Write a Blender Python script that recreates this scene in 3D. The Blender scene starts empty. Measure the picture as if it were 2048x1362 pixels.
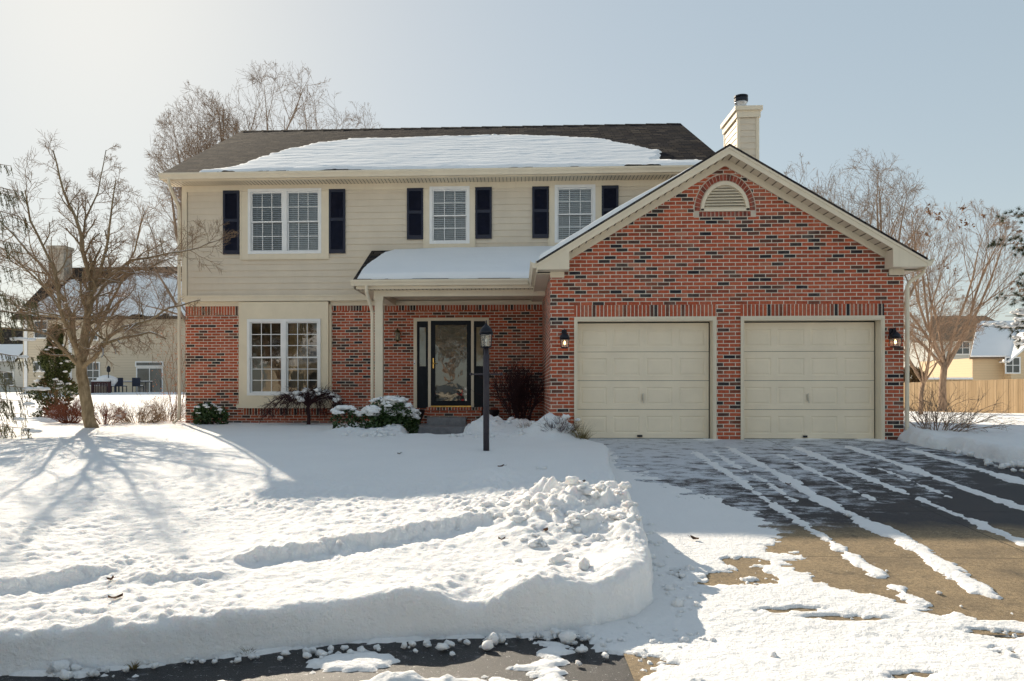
import bpy, math, random
import numpy as np
from mathutils import Vector, Matrix
random.seed(7)
SC = bpy.context.scene
COL = SC.collection
# ------------------------------------------------------------------ camera
YAW = math.atan(.05)
cam_d = bpy.data.cameras.new('camera')
cam = bpy.data.objects.new('camera', cam_d); COL.objects.link(cam)
cam.location = (0, 0, .87)
cam.rotation_euler = (math.pi / 2, 0, YAW)
cam_d.sensor_width = 36
cam_d.lens = 1525 / 2048 * 36
cam_d.shift_x = (1024 - 959.75) / 2048
cam_d.shift_y = (780 - 681) / 2048
cam_d.clip_start = .05; cam_d.clip_end = 3000
SC.camera = cam
# ------------------------------------------------------------------ world and sun
SUN_DIR = Vector((-.59, 1, .635)).normalized()
ELEV = math.asin(SUN_DIR.z)
AZ = math.atan2(SUN_DIR.x, SUN_DIR.y)
w = bpy.data.worlds.new('World'); SC.world = w; w.use_nodes = True
nt = w.node_tree; nt.nodes.clear()
sky = nt.nodes.new('ShaderNodeTexSky'); sky.sky_type = 'NISHITA'; sky.sun_disc = False
sky.sun_elevation = ELEV; sky.sun_rotation = AZ
sky.air_density = 1.0; sky.dust_density = .6; sky.ozone_density = 1.2; sky.altitude = 200
bg = nt.nodes.new('ShaderNodeBackground'); bg.inputs['Strength'].default_value = .12
wo = nt.nodes.new('ShaderNodeOutputWorld')
gam = nt.nodes.new('ShaderNodeGamma'); gam.inputs['Gamma'].default_value = .30      # a thin even winter veil softens the sky's range
hsv = nt.nodes.new('ShaderNodeHueSaturation'); hsv.inputs['Saturation'].default_value = 1.35; hsv.inputs['Value'].default_value = .96
nt.links.new(sky.outputs[0], gam.inputs[0]); nt.links.new(gam.outputs[0], hsv.inputs['Color'])
tnt = nt.nodes.new('ShaderNodeMix'); tnt.data_type = 'RGBA'; tnt.blend_type = 'MULTIPLY'; tnt.inputs[0].default_value = 1; tnt.inputs[7].default_value = (.985, 1.0, .955, 1)
nt.links.new(hsv.outputs[0], tnt.inputs[6]); nt.links.new(tnt.outputs[2], bg.inputs[0]); nt.links.new(bg.outputs[0], wo.inputs[0])
sl = bpy.data.lights.new('sun', 'SUN'); sl.energy = 2.1; sl.angle = math.radians(.5); sl.color = (1, .87, .69)
so = bpy.data.objects.new('sun', sl); COL.objects.link(so)
so.rotation_euler = SUN_DIR.to_track_quat('Z', 'Y').to_euler()
SC.view_settings.view_transform = 'Standard'; SC.view_settings.look = 'None'
SC.view_settings.exposure = 1.84; SC.view_settings.gamma = 1
SC.cycles.max_bounces = 7; SC.cycles.diffuse_bounces = 4; SC.cycles.glossy_bounces = 3
SC.cycles.transparent_max_bounces = 16; SC.cycles.caustics_reflective = False; SC.cycles.caustics_refractive = False
SC.cycles.sample_clamp_indirect = 4
SC.cycles.use_denoising = True

# ------------------------------------------------------------------ node material helpers
class N:
    def __init__(s, name):
        s.m = bpy.data.materials.new(name); s.m.use_nodes = True
        s.t = s.m.node_tree; s.t.nodes.clear()
        s.out = s.t.nodes.new('ShaderNodeOutputMaterial')
        s.co = None
    def n(s, kind, **kw):
        nd = s.t.nodes.new(kind)
        for k, v in kw.items():
            if k[0] == '_': setattr(nd, k[1:], v)
            else:
                key = k.replace('__', ' ')
                if key.isdigit(): key = int(key)
                if isinstance(v, bpy.types.NodeSocket): s.t.links.new(v, nd.inputs[key])
                else: nd.inputs[key].default_value = v
        return nd
    def obj(s):
        if s.co is None: s.co = s.n('ShaderNodeTexCoord').outputs['Object']
        return s.co
    def link(s, a, b): s.t.links.new(a, b)
    def mapping(s, scale=(1, 1, 1), rot=(0, 0, 0), loc=(0, 0, 0)):
        return s.n('ShaderNodeMapping', Vector=s.obj(), Scale=scale, Rotation=rot, Location=loc).outputs[0]
    def noise(s, scale, detail=4, rough=.55, vec=None, dist=0):
        return s.n('ShaderNodeTexNoise', Vector=vec or s.obj(), Scale=scale, Detail=detail, Roughness=rough, Distortion=dist).outputs['Fac']
    def ramp(s, fac, stops, interp='LINEAR'):
        r = s.n('ShaderNodeValToRGB', Fac=fac); cr = r.color_ramp; cr.interpolation = interp
        while len(cr.elements) < len(stops): cr.elements.new(.5)
        for e, (p, c) in zip(cr.elements, stops):
            e.position = p
            e.color = (*c, 1) if isinstance(c, tuple) else (c, c, c, 1)
        return r.outputs[0]
    def mix(s, fac, a, b, mode='MIX'):
        nd = s.n('ShaderNodeMix', _data_type='RGBA', _blend_type=mode)
        for i, v in ((0, fac), (6, a), (7, b)):
            if isinstance(v, bpy.types.NodeSocket): s.link(v, nd.inputs[i])
            else: nd.inputs[i].default_value = (*v, 1) if isinstance(v, tuple) else v
        return nd.outputs[2]
    def math(s, op, a, b=0.0, clamp=False):
        nd = s.n('ShaderNodeMath', _operation=op, _use_clamp=clamp)
        for i, v in ((0, a), (1, b)):
            if isinstance(v, bpy.types.NodeSocket): s.link(v, nd.inputs[i])
            else: nd.inputs[i].default_value = v
        return nd.outputs[0]
    def bump(s, h, strength=.3, dist=.01, normal=None):
        nd = s.n('ShaderNodeBump', Height=h, Strength=strength, Distance=dist)
        if normal: s.link(normal, nd.inputs['Normal'])
        return nd.outputs[0]
    def done(s, color, rough=.6, normal=None, **kw):
        p = s.n('ShaderNodeBsdfPrincipled')
        for k, v in (('Base Color', color), ('Roughness', rough)):
            if isinstance(v, bpy.types.NodeSocket): s.link(v, p.inputs[k])
            else: p.inputs[k].default_value = (*v, 1) if isinstance(v, tuple) else v
        if normal: s.link(normal, p.inputs['Normal'])
        for k, v in kw.items():
            k = k.replace('_', ' ')
            if isinstance(v, bpy.types.NodeSocket): s.link(v, p.inputs[k])
            else: p.inputs[k].default_value = v
        s.link(p.outputs[0], s.out.inputs[0])
        return s.m

def plain(name, col, rough=.6, var=.12, nscale=6, bump=0, bscale=60, metallic=0.0, spec=.4):
    m = N(name)
    f = m.noise(nscale, 5)
    dark = tuple(c * (1 - var) for c in col); lite = tuple(min(1, c * (1 + var)) for c in col)
    c = m.ramp(f, [(.3, dark), (.7, lite)])
    nrm = m.bump(m.noise(bscale, 4), bump, .005) if bump else None
    return m.done(c, rough, nrm, Metallic=metallic, Specular_IOR_Level=spec)

def brick_mat(name, axis='x', soldier=False, rough=.85):
    """running bond with light mortar; per-brick colour out of the brick cell's own random value"""
    m = N(name)
    sx = m.n('ShaderNodeSeparateXYZ', Vector=m.obj())
    u = sx.outputs['X'] if axis == 'x' else sx.outputs['Y']
    v = sx.outputs['Z']
    # slight waviness of the laying
    wob = m.math('MULTIPLY', m.math('SUBTRACT', m.noise(1.3, 2), .5), .012)
    v = m.math('ADD', v, wob)
    cb = m.n('ShaderNodeCombineXYZ', X=v if soldier else u, Y=u if soldier else v)
    nf = m.n('ShaderNodeTexNoise', Vector=m.obj(), Scale=45.0, Detail=2.0)
    add = m.n('ShaderNodeVectorMath', _operation='MULTIPLY_ADD'); m.link(nf.outputs['Color'], add.inputs[0])
    add.inputs[1].default_value = (.004, .004, 0); m.link(cb.outputs[0], add.inputs[2])
    b = m.n('ShaderNodeTexBrick', Vector=add.outputs[0], Color1=(0, 0, 0, 1), Color2=(1, 1, 1, 1), Mortar=(0, 0, 0, 1), Scale=1.0)
    b.inputs['Mortar Size'].default_value = .0074; b.inputs['Mortar Smooth'].default_value = .25
    b.inputs['Bias'].default_value = 0
    b.inputs['Brick Width'].default_value = 1.3 if soldier else .208
    b.inputs['Row Height'].default_value = .0677
    if soldier: b.offset = 0
    rnd = b.outputs['Color']; mort = b.outputs['Fac']
    bc = m.ramp(rnd, [(0, (.02, .02, .026)), (.06, (.05, .042, .04)), (.19, (.15, .062, .042)), (.25, (.24, .078, .045)),
                      (.31, (.35, .078, .040)), (.5, (.44, .096, .047)), (.72, (.51, .125, .060)), (.88, (.40, .09, .045)), (1, (.47, .165, .095))])
    blot = m.noise(28, 5, .7)
    bc = m.mix(.75, bc, m.ramp(blot, [(.3, .55), (.5, .95), (.72, 1.35)]), 'MULTIPLY')
    lime = m.ramp(m.noise(3.1, 5, .7), [(.52, 0.0), (.75, .22)])
    bc = m.mix(lime, bc, (.45, .36, .29))
    mc = m.ramp(m.noise(9, 4), [(.3, (.60, .53, .43)), (.7, (.80, .72, .61))])
    c = m.mix(mort, bc, mc)
    h = m.math('SUBTRACT', m.math('MULTIPLY', blot, .25), mort)
    return m.done(c, rough, m.bump(h, .9, .006), Specular_IOR_Level=.25)

def trim_mat(name, col, rough=.5, grime=.18):
    m = N(name)
    f = m.noise(2.2, 6, .6)
    g = m.noise(1.0, 5, .65, m.mapping((14, 14, 1.2)))
    c = m.ramp(f, [(.3, tuple(x * .93 for x in col)), (.7, tuple(x * 1.03 for x in col))])
    c = m.mix(m.ramp(g, [(.55, 0.0), (.8, grime)]), c, tuple(x * .55 for x in col))
    return m.done(c, rough, m.bump(m.noise(35, 3), .08, .004), Specular_IOR_Level=.35)

def snow_mat(name, b1=.5, b2=.35, s1=16, s2=70, tint=(.87, .87, .87), sss=0):
    m = N(name)
    c = m.ramp(m.noise(1.4, 5), [(.3, tuple(x * .97 for x in tint)), (.7, tint)])
    n1 = m.bump(m.noise(s1, 6, .62), b1, .02)
    n2 = m.bump(m.noise(s2, 4, .6), b2, .006, n1)
    if sss: return m.done(c, .9, n2, Specular_IOR_Level=.08, Subsurface_Weight=sss, Subsurface_Radius=(.06, .05, .042), Subsurface_Scale=1.0)
    return m.done(c, .9, n2, Specular_IOR_Level=.08)

def glass_mat(name, tint=(.9, .93, .93), wav=.12, ior=1.9):
    m = N(name)
    nrm = m.bump(m.noise(2.3, 2, .5, dist=.4), wav, .02)
    gl = m.n('ShaderNodeBsdfGlossy', Color=(1, 1, 1, 1), Roughness=.015, Normal=nrm)
    tr = m.n('ShaderNodeBsdfTransparent', Color=(*tint, 1))
    fr = m.n('ShaderNodeFresnel', IOR=ior)
    mx = m.n('ShaderNodeMixShader'); m.link(fr.outputs[0], mx.inputs[0]); m.link(tr.outputs[0], mx.inputs[1]); m.link(gl.outputs[0], mx.inputs[2])
    m.link(mx.outputs[0], m.out.inputs[0])
    return m.m

def shingle_mat(name, c1=(.02, .019, .024), c2=(.075, .06, .048)):
    m = N(name)
    sx = m.n('ShaderNodeSeparateXYZ', Vector=m.obj())
    cb = m.n('ShaderNodeCombineXYZ', X=sx.outputs['X'], Y=sx.outputs['Y'])
    b = m.n('ShaderNodeTexBrick', Vector=cb.outputs[0], Color1=(0, 0, 0, 1), Color2=(1, 1, 1, 1), Mortar=(0, 0, 0, 1), Scale=1.0)
    b.inputs['Mortar Size'].default_value = .011; b.inputs['Brick Width'].default_value = .26; b.inputs['Row Height'].default_value = .15
    b.offset = .37; b.inputs['Mortar Smooth'].default_value = .3
    c = m.ramp(b.outputs['Color'], [(0, c1), (.35, tuple(x * .9 for x in c2)), (.6, c1), (1, tuple(x * 1.5 for x in c2))])
    c = m.mix(.6, c, m.ramp(m.noise(90, 3, .8), [(.3, .4), (.7, 1.5)]), 'MULTIPLY')
    c = m.mix(m.math('MULTIPLY', b.outputs['Fac'], .9), c, (.006, .006, .008))
    c = m.mix(m.ramp(m.noise(.5, 4), [(.4, 0.0), (.75, .35)]), c, (.035, .035, .04))
    h = m.math('SUBTRACT', m.math('MULTIPLY', m.noise(90, 3), .4), b.outputs['Fac'])
    return m.done(c, .95, m.bump(h, .8, .01), Specular_IOR_Level=.03)

M = {}
M['siding'] = trim_mat('vinyl siding', (.67, .585, .465), .55, .1)
M['trim'] = trim_mat('beige painted trim', (.75, .66, .51), .5)
M['trim2'] = trim_mat('tan painted panel', (.78, .68, .51), .55, .08)
M['garage'] = trim_mat('garage door paint', (.84, .73, .56), .5, .07)
M['white'] = plain('white vinyl', (.8, .8, .79), .4, .04)
M['blind'] = plain('white blind slat', (.85, .87, .9), .5, .04)
M['navy'] = plain('navy shutter paint', (.011, .014, .032), .42, .2, 8)
M['doorblack'] = plain('dark blue black door paint', (.008, .012, .018), .5, .2, spec=.2)
M['doorgrey'] = plain('grey green entry door paint', (.10, .12, .125), .4, .1)
M['gap'] = plain('dark gap', (.01, .01, .012), .8)
M['brickx'] = brick_mat('red brick running bond')
M['bricky'] = brick_mat('red brick side wall', 'y')
M['soldier'] = brick_mat('soldier course brick', soldier=True)
M['shingle'] = shingle_mat('weathered roof shingle')
M['snow'] = snow_mat('fresh snow')
M['roofsnow'] = snow_mat('roof snow', .35, .3, 10, 60)
M['glass'] = glass_mat('window glass')
M['glass2'] = glass_mat('storm door glass', (.8, .84, .82), .22, 2.1)
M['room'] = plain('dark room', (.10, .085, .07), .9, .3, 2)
M['gold'] = plain('brass', (.75, .48, .14), .3, .1, metallic=.9)
M['blackmetal'] = plain('black lantern metal', (.012, .014, .022), .4, .3, metallic=.3)
M['postmetal'] = plain('dark bronze post paint', (.035, .028, .036), .45, .2, 12, .2)
M['greybrass'] = plain('aged brass', (.10, .085, .04), .4, .3, 30, metallic=.7)
M['galv'] = plain('galvanised metal', (.42, .43, .44), .35, .15, 12, metallic=.85)
M['slab'] = plain('porch concrete', (.26, .26, .27), .85, .2, 9, .3, 80)
M['steel'] = plain('handle steel', (.55, .53, .48), .3, .1, metallic=.9)
mm = N('lantern glass')
mm.t.links.new(mm.n('ShaderNodeMixShader', Fac=.18).outputs[0], mm.out.inputs[0])
_mx = [n for n in mm.t.nodes if n.type == 'MIX_SHADER'][0]
mm.link(mm.n('ShaderNodeBsdfTransparent', Color=(.92, .9, .85, 1)).outputs[0], _mx.inputs[1])
_p = mm.n('ShaderNodeBsdfPrincipled', Roughness=.25); _p.inputs['Base Color'].default_value = (.8, .78, .72, 1)
mm.link(_p.outputs[0], _mx.inputs[2]); M['lglass'] = mm.m
def emis(name, col, st):
    m = N(name); e = m.n('ShaderNodeEmission', Color=(*col, 1), Strength=st); m.link(e.outputs[0], m.out.inputs[0]); return m.m
M['bulb'] = emis('lit bulb', (1, .55, .22), 3)
M['bulboff'] = plain('white bulb', (.85, .85, .82), .2, .02)

# ------------------------------------------------------------------ mesh builder
def tag(o, label=None, cat=None, group=None, kind=None):
    if label: o['label'] = label
    if cat: o['category'] = cat
    if group: o['group'] = group
    if kind: o['kind'] = kind
    return o
def empty(name, loc=(0, 0, 0), rz=0):
    o = bpy.data.objects.new(name, None); COL.objects.link(o); o.location = loc; o.rotation_euler = (0, 0, rz); o.empty_display_size = .2
    return o
class MB:
    def __init__(s): s.v = []; s.f = []
    def poly(s, pts):
        i = len(s.v); s.v += [tuple(p) for p in pts]; s.f.append(tuple(range(i, i + len(pts))))
    def box(s, x0, x1, y0, y1, z0, z1):
        i = len(s.v)
        s.v += [(x, y, z) for z in (z0, z1) for y in (y0, y1) for x in (x0, x1)]
        s.f += [(i, i+2, i+3, i+1), (i+4, i+5, i+7, i+6), (i, i+1, i+5, i+4), (i+2, i+6, i+7, i+3), (i, i+4, i+6, i+2), (i+1, i+3, i+7, i+5)]
        return s
    def prism(s, pts, a, d):
        """closed outline pts (3-D) swept by vector d"""
        n = len(pts); i = len(s.v); d = Vector(d)
        s.v += [tuple(p) for p in pts] + [tuple(Vector(p) + d) for p in pts]
        s.f.append(tuple(range(i + n - 1, i - 1, -1))); s.f.append(tuple(range(i + n, i + 2 * n)))
        for k in range(n): s.f.append((i + k, i + (k + 1) % n, i + n + (k + 1) % n, i + n + k))
        return s
    def tube(s, path, rad, sides=6, cap=True):
        path = [Vector(p) for p in path]
        if not hasattr(rad, '__len__'): rad = [rad] * len(path)
        i0 = len(s.v); n = len(path)
        up = None
        for k, p in enumerate(path):
            t = (path[min(k + 1, n - 1)] - path[max(k - 1, 0)])
            if t.length < 1e-9: t = Vector((0, 0, 1))
            t.normalize()
            if up is None: up = t.orthogonal().normalized()
            a = (up - t * up.dot(t))
            a = a.normalized() if a.length > 1e-6 else t.orthogonal().normalized()
            up = a; b = t.cross(a); r = rad[k]
            for q in range(sides):
                an = 2 * math.pi * q / sides
                s.v.append(tuple(p + a * (math.cos(an) * r) + b * (math.sin(an) * r)))
        for k in range(n - 1):
            for q in range(sides):
                q2 = (q + 1) % sides
                s.f.append((i0 + k*sides + q, i0 + k*sides + q2, i0 + (k+1)*sides + q2, i0 + (k+1)*sides + q))
        if cap:
            s.f.append(tuple(range(i0 + sides - 1, i0 - 1, -1))); s.f.append(tuple(i0 + (n-1)*sides + q for q in range(sides)))
        return s
    def lathe(s, c, prof, sides=16):
        """prof list of (r, z) around a vertical axis at c"""
        i0 = len(s.v)
        for r, z in prof:
            for q in range(sides):
                an = 2 * math.pi * (q + .5) / sides
                s.v.append((c[0] + math.cos(an) * r, c[1] + math.sin(an) * r, c[2] + z))
        for k in range(len(prof) - 1):
            for q in range(sides):
                q2 = (q + 1) % sides
                s.f.append((i0 + k*sides + q, i0 + k*sides + q2, i0 + (k+1)*sides + q2, i0 + (k+1)*sides + q))
        s.f.append(tuple(range(i0 + sides - 1, i0 - 1, -1))); s.f.append(tuple(i0 + (len(prof)-1)*sides + q for q in range(sides)))
        return s
    def blob(s, c, r, seed=0, sub=2, rough=.18, flat=1.0):
        rr = random.Random(seed)
        ph = [rr.uniform(0, 6.28) for _ in range(6)]
        i0 = len(s.v); nu, nv = 8 + 2 * sub, 5 + sub
        for j in range(nv + 1):
            th = math.pi * j / nv
            for i in range(nu):
                a = 2 * math.pi * i / nu
                x, y, z = math.sin(th) * math.cos(a), math.sin(th) * math.sin(a), math.cos(th)
                k = 1 + rough * (math.sin(3 * x + ph[0]) * math.sin(3 * y + ph[1]) + .6 * math.sin(5 * z + ph[2] + 4 * x) + .5 * math.sin(7 * y + ph[3] + 5 * z))
                s.v.append((c[0] + r[0] * x * k, c[1] + r[1] * y * k, c[2] + r[2] * z * k * (1 if z > 0 else flat)))
        for j in range(nv):
            for i in range(nu):
                i2 = (i + 1) % nu
                s.f.append((i0 + j*nu + i, i0 + (j+1)*nu + i, i0 + (j+1)*nu + i2, i0 + j*nu + i2))
        return s
    def build(s, name, mat, parent=None, smooth=False, mats=None):
        me = bpy.data.meshes.new(name); me.from_pydata(s.v, [], s.f); me.validate()
        me.materials.append(mat)
        o = bpy.data.objects.new(name, me); COL.objects.link(o)
        if parent is not None: o.parent = parent
        if smooth: me.polygons.foreach_set('use_smooth', [True] * len(me.polygons))
        return o

def rects(x0, x1, z0, z1, holes):
    xs = sorted({x0, x1, *[min(max(h[0], x0), x1) for h in holes], *[min(max(h[1], x0), x1) for h in holes]})
    zs = sorted({z0, z1, *[min(max(h[2], z0), z1) for h in holes], *[min(max(h[3], z0), z1) for h in holes]})
    out = []
    for a, b in zip(zs, zs[1:]):
        run = None
        for c, d in zip(xs, xs[1:]):
            mx, mz = (c + d) / 2, (a + b) / 2
            inside = any(h[0] < mx < h[1] and h[2] < mz < h[3] for h in holes)
            if inside: run = None
            else:
                if run is None: run = [c, d, a, b]; out.append(run)
                else: run[1] = d
    return [r for r in out if r[1] - r[0] > 1e-6 and r[3] - r[2] > 1e-6]

def lap_siding(mb, x0, x1, z0, z1, Y, holes=(), row=.15, thick=.016):
    """front-facing lapped boards; each butt stands proud of the board below"""
    k = 0
    while z0 + k * row < z1 - 1e-6:
        za, zb = z0 + k * row, min(z0 + (k + 1) * row, z1); k += 1
        yf = lambda z: Y - thick * (1 - (z - za) / row) - .002
        for a, b, c, d in rects(x0, x1, za, zb, holes):
            mb.poly([(a, yf(c), c), (b, yf(c), c), (b, yf(d), d), (a, yf(d), d)])
            if abs(c - za) < 1e-6: mb.poly([(a, yf(c), c), (a, Y + .001, c), (b, Y + .001, c), (b, yf(c), c)])
# ================================================================== THE HOUSE
YU, YB, YG = 17.80, 17.90, 13.60        # upper siding, lower brick, garage front
house = empty('house', (-1.8, 18, 0))
tag(house, 'two storey brick and beige siding house with snowy roof and attached two door garage', 'house')
def HP(mb, name, mat, parent=None, smooth=False):      # house part, keeps world coordinates
    p = parent or house
    o = mb.build(name, mat, None, smooth)
    o.parent = p
    base = Vector((0, 0, 0)); q = p
    while q is not None: base += q.location; q = q.parent
    for v in o.data.vertices: v.co -= base
    o.data.update()
    return o
TEXOFF = Vector((-1.8, 18, 0))

W1 = (-6.38, -4.64, 4.10, 5.62); W2 = (-2.06, -1.14, 4.30, 5.62); W3 = (.86, 1.78, 4.30, 5.62)
W0 = (-6.40, -4.66, .75, 2.54)
# --- upper siding wall
mb = MB()
lap_siding(mb, -7.86, 4.42, 3.10, 5.58, YU, [W1, W2, W3], .15)
HP(mb, 'siding', M['siding'])
mb = MB()                                                      # left gable end of the upper floor (sided) and back walls
for k in range(18):
    z = 3.1 + k * .15
    mb.poly([(-7.965, YU, z), (-7.965, 27.2, z), (-7.951, 27.2, z + .15), (-7.951, YU, z + .15)])
mb.poly([(-7.95, YU, 5.8), (-7.95, 27.2, 5.8), (-7.95, 22.5, 8.45)])
mb.box(-7.93, 4.38, 27.0, 27.2, 0, 5.9)
mb.poly([(4.42, YU, 0), (4.42, 27.2, 0), (4.42, 27.2, 5.8), (4.42, 22.5, 8.45), (4.42, YU, 5.8)])
HP(mb, 'side_wall', M['siding'])
# --- lower brick wall
mb = MB()
doorhole = (-2.42, -.72, .44, 2.54)
bay = (-6.62, -4.44, .5, 2.98)
for r in rects(-7.96, .60, -.3, 2.98, [bay, doorhole]):
    mb.poly([(r[0], YB, r[2]), (r[1], YB, r[2]), (r[1], YB, r[3]), (r[0], YB, r[3])])
HP(mb, 'brick_wall', M['brickx'])
mb = MB(); mb.poly([(-7.96, YB, -.3), (-7.96, 27.2, -.3), (-7.96, 27.2, 2.98), (-7.96, YB, 2.98)])
HP(mb, 'side_brick_wall', M['bricky'])
mb = MB()                                                      # soldier courses
mb.box(-7.955, -6.625, YB - .004, YB + .02, 2.66, 2.868); mb.box(-4.40, .57, YB - .004, YB + .02, 2.75, 2.868)
mb.box(-6.55, -4.52, YB - .012, YB + .02, .28, .49)
HP(mb, 'soldier_course', M['soldier'])
# --- belt, corner boards, friezes
mb = MB()
mb.box(-7.99, -7.87, YU - .035, YU + .1, 2.98, 5.58)           # left corner board
mb.box(-7.99, -3.44, YU - .045, YU + .09, 2.975, 3.10)
mb.box(-8.0, -3.44, YU - .062, YU - .043, 3.075, 3.115)
mb.box(-3.44, .57, YU - .03, YU + .09, 2.99, 3.10)
mb.box(-7.96, -6.62, YB - .03, YB + .01, 2.87, 2.974)          # frieze above the brick
mb.box(-4.44, .57, YB - .03, YB + .01, 2.87, 2.974)
mb.box(-7.99, 4.42, YU - .03, YU + .05, 5.58, 5.74)            # frieze under the soffit
HP(mb, 'trim_board', M['trim'])
# --- bay panel round the lower window
mb = MB()
for r in rects(-6.62, -4.47, .50, 2.96, [W0]):
    mb.box(r[0], r[1], YU - .02, YB + .02, r[2], r[3])
mb.box(-6.66, -4.43, YU - .07, YB - .013, .44, .53)            # sill of the panel
mb.box(-4.47, -4.41, YB - .05, YB + .01, .50, 2.90)
HP(mb, 'window_panel', M['trim2'])
# --- windows
def blinds(parent, x0, x1, z0, z1, y, tilt=.5, gap=.046, drop=None):
    mb = MB(); z = z1 - .03
    mb.box(x0, x1, y - .02, y + .02, z1 - .03, z1)
    rr = random.Random(int(x0 * 100))
    while z > (drop or z0) + .02:
        s = .020; dz = s * math.sin(tilt) + rr.uniform(-.001, .001); dy = s * math.cos(tilt)
        mb.poly([(x0, y - dy, z - dz), (x1, y - dy, z - dz), (x1, y + dy, z + dz), (x0, y + dy, z + dz)])
        z -= gap
    for fx in (.15, .85):
        xx = x0 + (x1 - x0) * fx; mb.box(xx - .002, xx + .002, y - .022, y - .018, drop or z0, z1)
    return HP(mb, 'blinds', M['blind'], parent)
def window(spec, Y, units, rows, label, blind=True, casing=None):
    x0, x1, z0, z1 = spec
    mb = MB(); fw = .055
    yf, yb = Y - .045, Y + .10
    mb.box(x0 - .01, x1 + .01, yf, yb, z0 - .01, z0 + fw); mb.box(x0 - .01, x1 + .01, yf, yb, z1 - fw, z1 + .01)
    mb.box(x0 - .01, x0 + fw, yf, yb, z0 + fw, z1 - fw); mb.box(x1 - fw, x1 + .01, yf, yb, z0 + fw, z1 - fw)
    mids = [(x0 + fw, x1 - fw)]
    if units == 2:
        xm = (x0 + x1) / 2
        mb.box(xm - .055, xm + .055, yf, yb, z0 + fw, z1 - fw); mids = [(x0 + fw, xm - .055), (xm + .055, x1 - fw)]
    fr = HP(mb, 'window', M['white']); tag(fr, label)
    sash, gr, gl = MB(), MB(), MB()
    for a, b in mids:
        zm = (z0 + z1) / 2
        for za, zb, yy in ((zm - .02, z1 - fw, Y + .0), (z0 + fw, zm + .02, Y + .035)):
            t = .032
            sash.box(a, b, yy, yy + .03, za, za + t); sash.box(a, b, yy, yy + .03, zb - t, zb)
            sash.box(a, a + t, yy, yy + .03, za + t, zb - t); sash.box(b - t, b, yy, yy + .03, za + t, zb - t)
            ga, gb, gz, gw = a + t, b - t, za + t, zb - t
            gl.poly([(ga, yy + .014, gz), (gb, yy + .014, gz), (gb, yy + .014, gw), (ga, yy + .014, gw)])
            for c in (1, 2):
                xx = ga + (gb - ga) * c / 3; gr.box(xx - .008, xx + .008, yy + .006, yy + .012, gz, gw)
            for c in range(1, rows):
                zz = gz + (gw - gz) * c / rows; gr.box(ga, gb, yy + .005, yy + .0115, zz - .008, zz + .008)
        if blind: blinds(fr, a, b, z0 + fw, z1 - fw, Y + .105, 1.05 if a > -5.6 else .7)
    HP(sash, 'sash', M['white'], fr); HP(gr, 'grille', M['white'], fr); HP(gl, 'glass', M['glass'], fr)
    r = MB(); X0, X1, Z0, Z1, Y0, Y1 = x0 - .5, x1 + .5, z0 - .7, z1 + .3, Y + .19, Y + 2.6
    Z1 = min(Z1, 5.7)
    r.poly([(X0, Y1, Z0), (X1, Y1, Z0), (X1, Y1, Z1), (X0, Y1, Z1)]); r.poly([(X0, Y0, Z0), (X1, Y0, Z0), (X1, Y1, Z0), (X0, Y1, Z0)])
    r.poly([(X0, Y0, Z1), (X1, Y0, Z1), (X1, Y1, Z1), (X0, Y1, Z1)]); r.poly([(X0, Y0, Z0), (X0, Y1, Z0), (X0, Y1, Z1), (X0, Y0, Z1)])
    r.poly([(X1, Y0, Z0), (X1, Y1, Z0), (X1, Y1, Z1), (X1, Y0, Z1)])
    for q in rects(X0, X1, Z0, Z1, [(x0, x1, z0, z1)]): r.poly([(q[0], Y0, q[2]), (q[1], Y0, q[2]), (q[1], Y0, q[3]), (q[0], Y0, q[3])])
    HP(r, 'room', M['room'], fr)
    if casing:
        c = MB(); a, b, lo, hi = casing
        for q in rects(a, b, lo, hi, [(x0 - .01, x1 + .01, z0 - .01, z1 + .01)]): c.box(q[0], q[1], Y - .036, Y + .02, q[2], q[3])
        c.box(a - .02, b + .02, Y - .05, Y - .0365, lo - .015, lo + .012)
        c.box(a - .02, a + .006, Y - .05, Y - .0365, lo + .012, hi); c.box(b - .006, b + .02, Y - .05, Y - .0365, lo + .012, hi)
        HP(c, 'casing', M['trim'], fr)
    return fr
window(W1, YU, 2, 2, 'wide double window between navy shutters at the left of the upper floor', True, (-6.56, -4.47, 3.97, 5.575))
window(W2, YU, 1, 2, 'narrow window with lowered blinds above the porch roof', True, (-2.20, -1.01, 4.17, 5.575))
window(W3, YU, 1, 2, 'narrow window with lowered blinds partly hidden by the garage gable', True, (.72, 1.92, 4.17, 5.575))
w0 = window(W0, YU, 2, 3, 'wide double window in the beige panel on the ground floor', False)
cur = MB()                                                      # curtain drawn to the left half of the right sash
pts = []
for i in range(38):
    x = -5.48 + i * .013 ; pts.append((x, YU + .24 + .02 * math.sin(i * .9)))
for (xa, ya), (xb, yb) in zip(pts, pts[1:]): cur.poly([(xa, ya, .8), (xb, yb, .8), (xb - (.0 if xb < -5.3 else 0), yb, 2.5), (xa, ya, 2.5)])
HP(cur, 'curtain', plain('tan curtain', (.30, .22, .12), .9, .15), w0, True)
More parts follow.
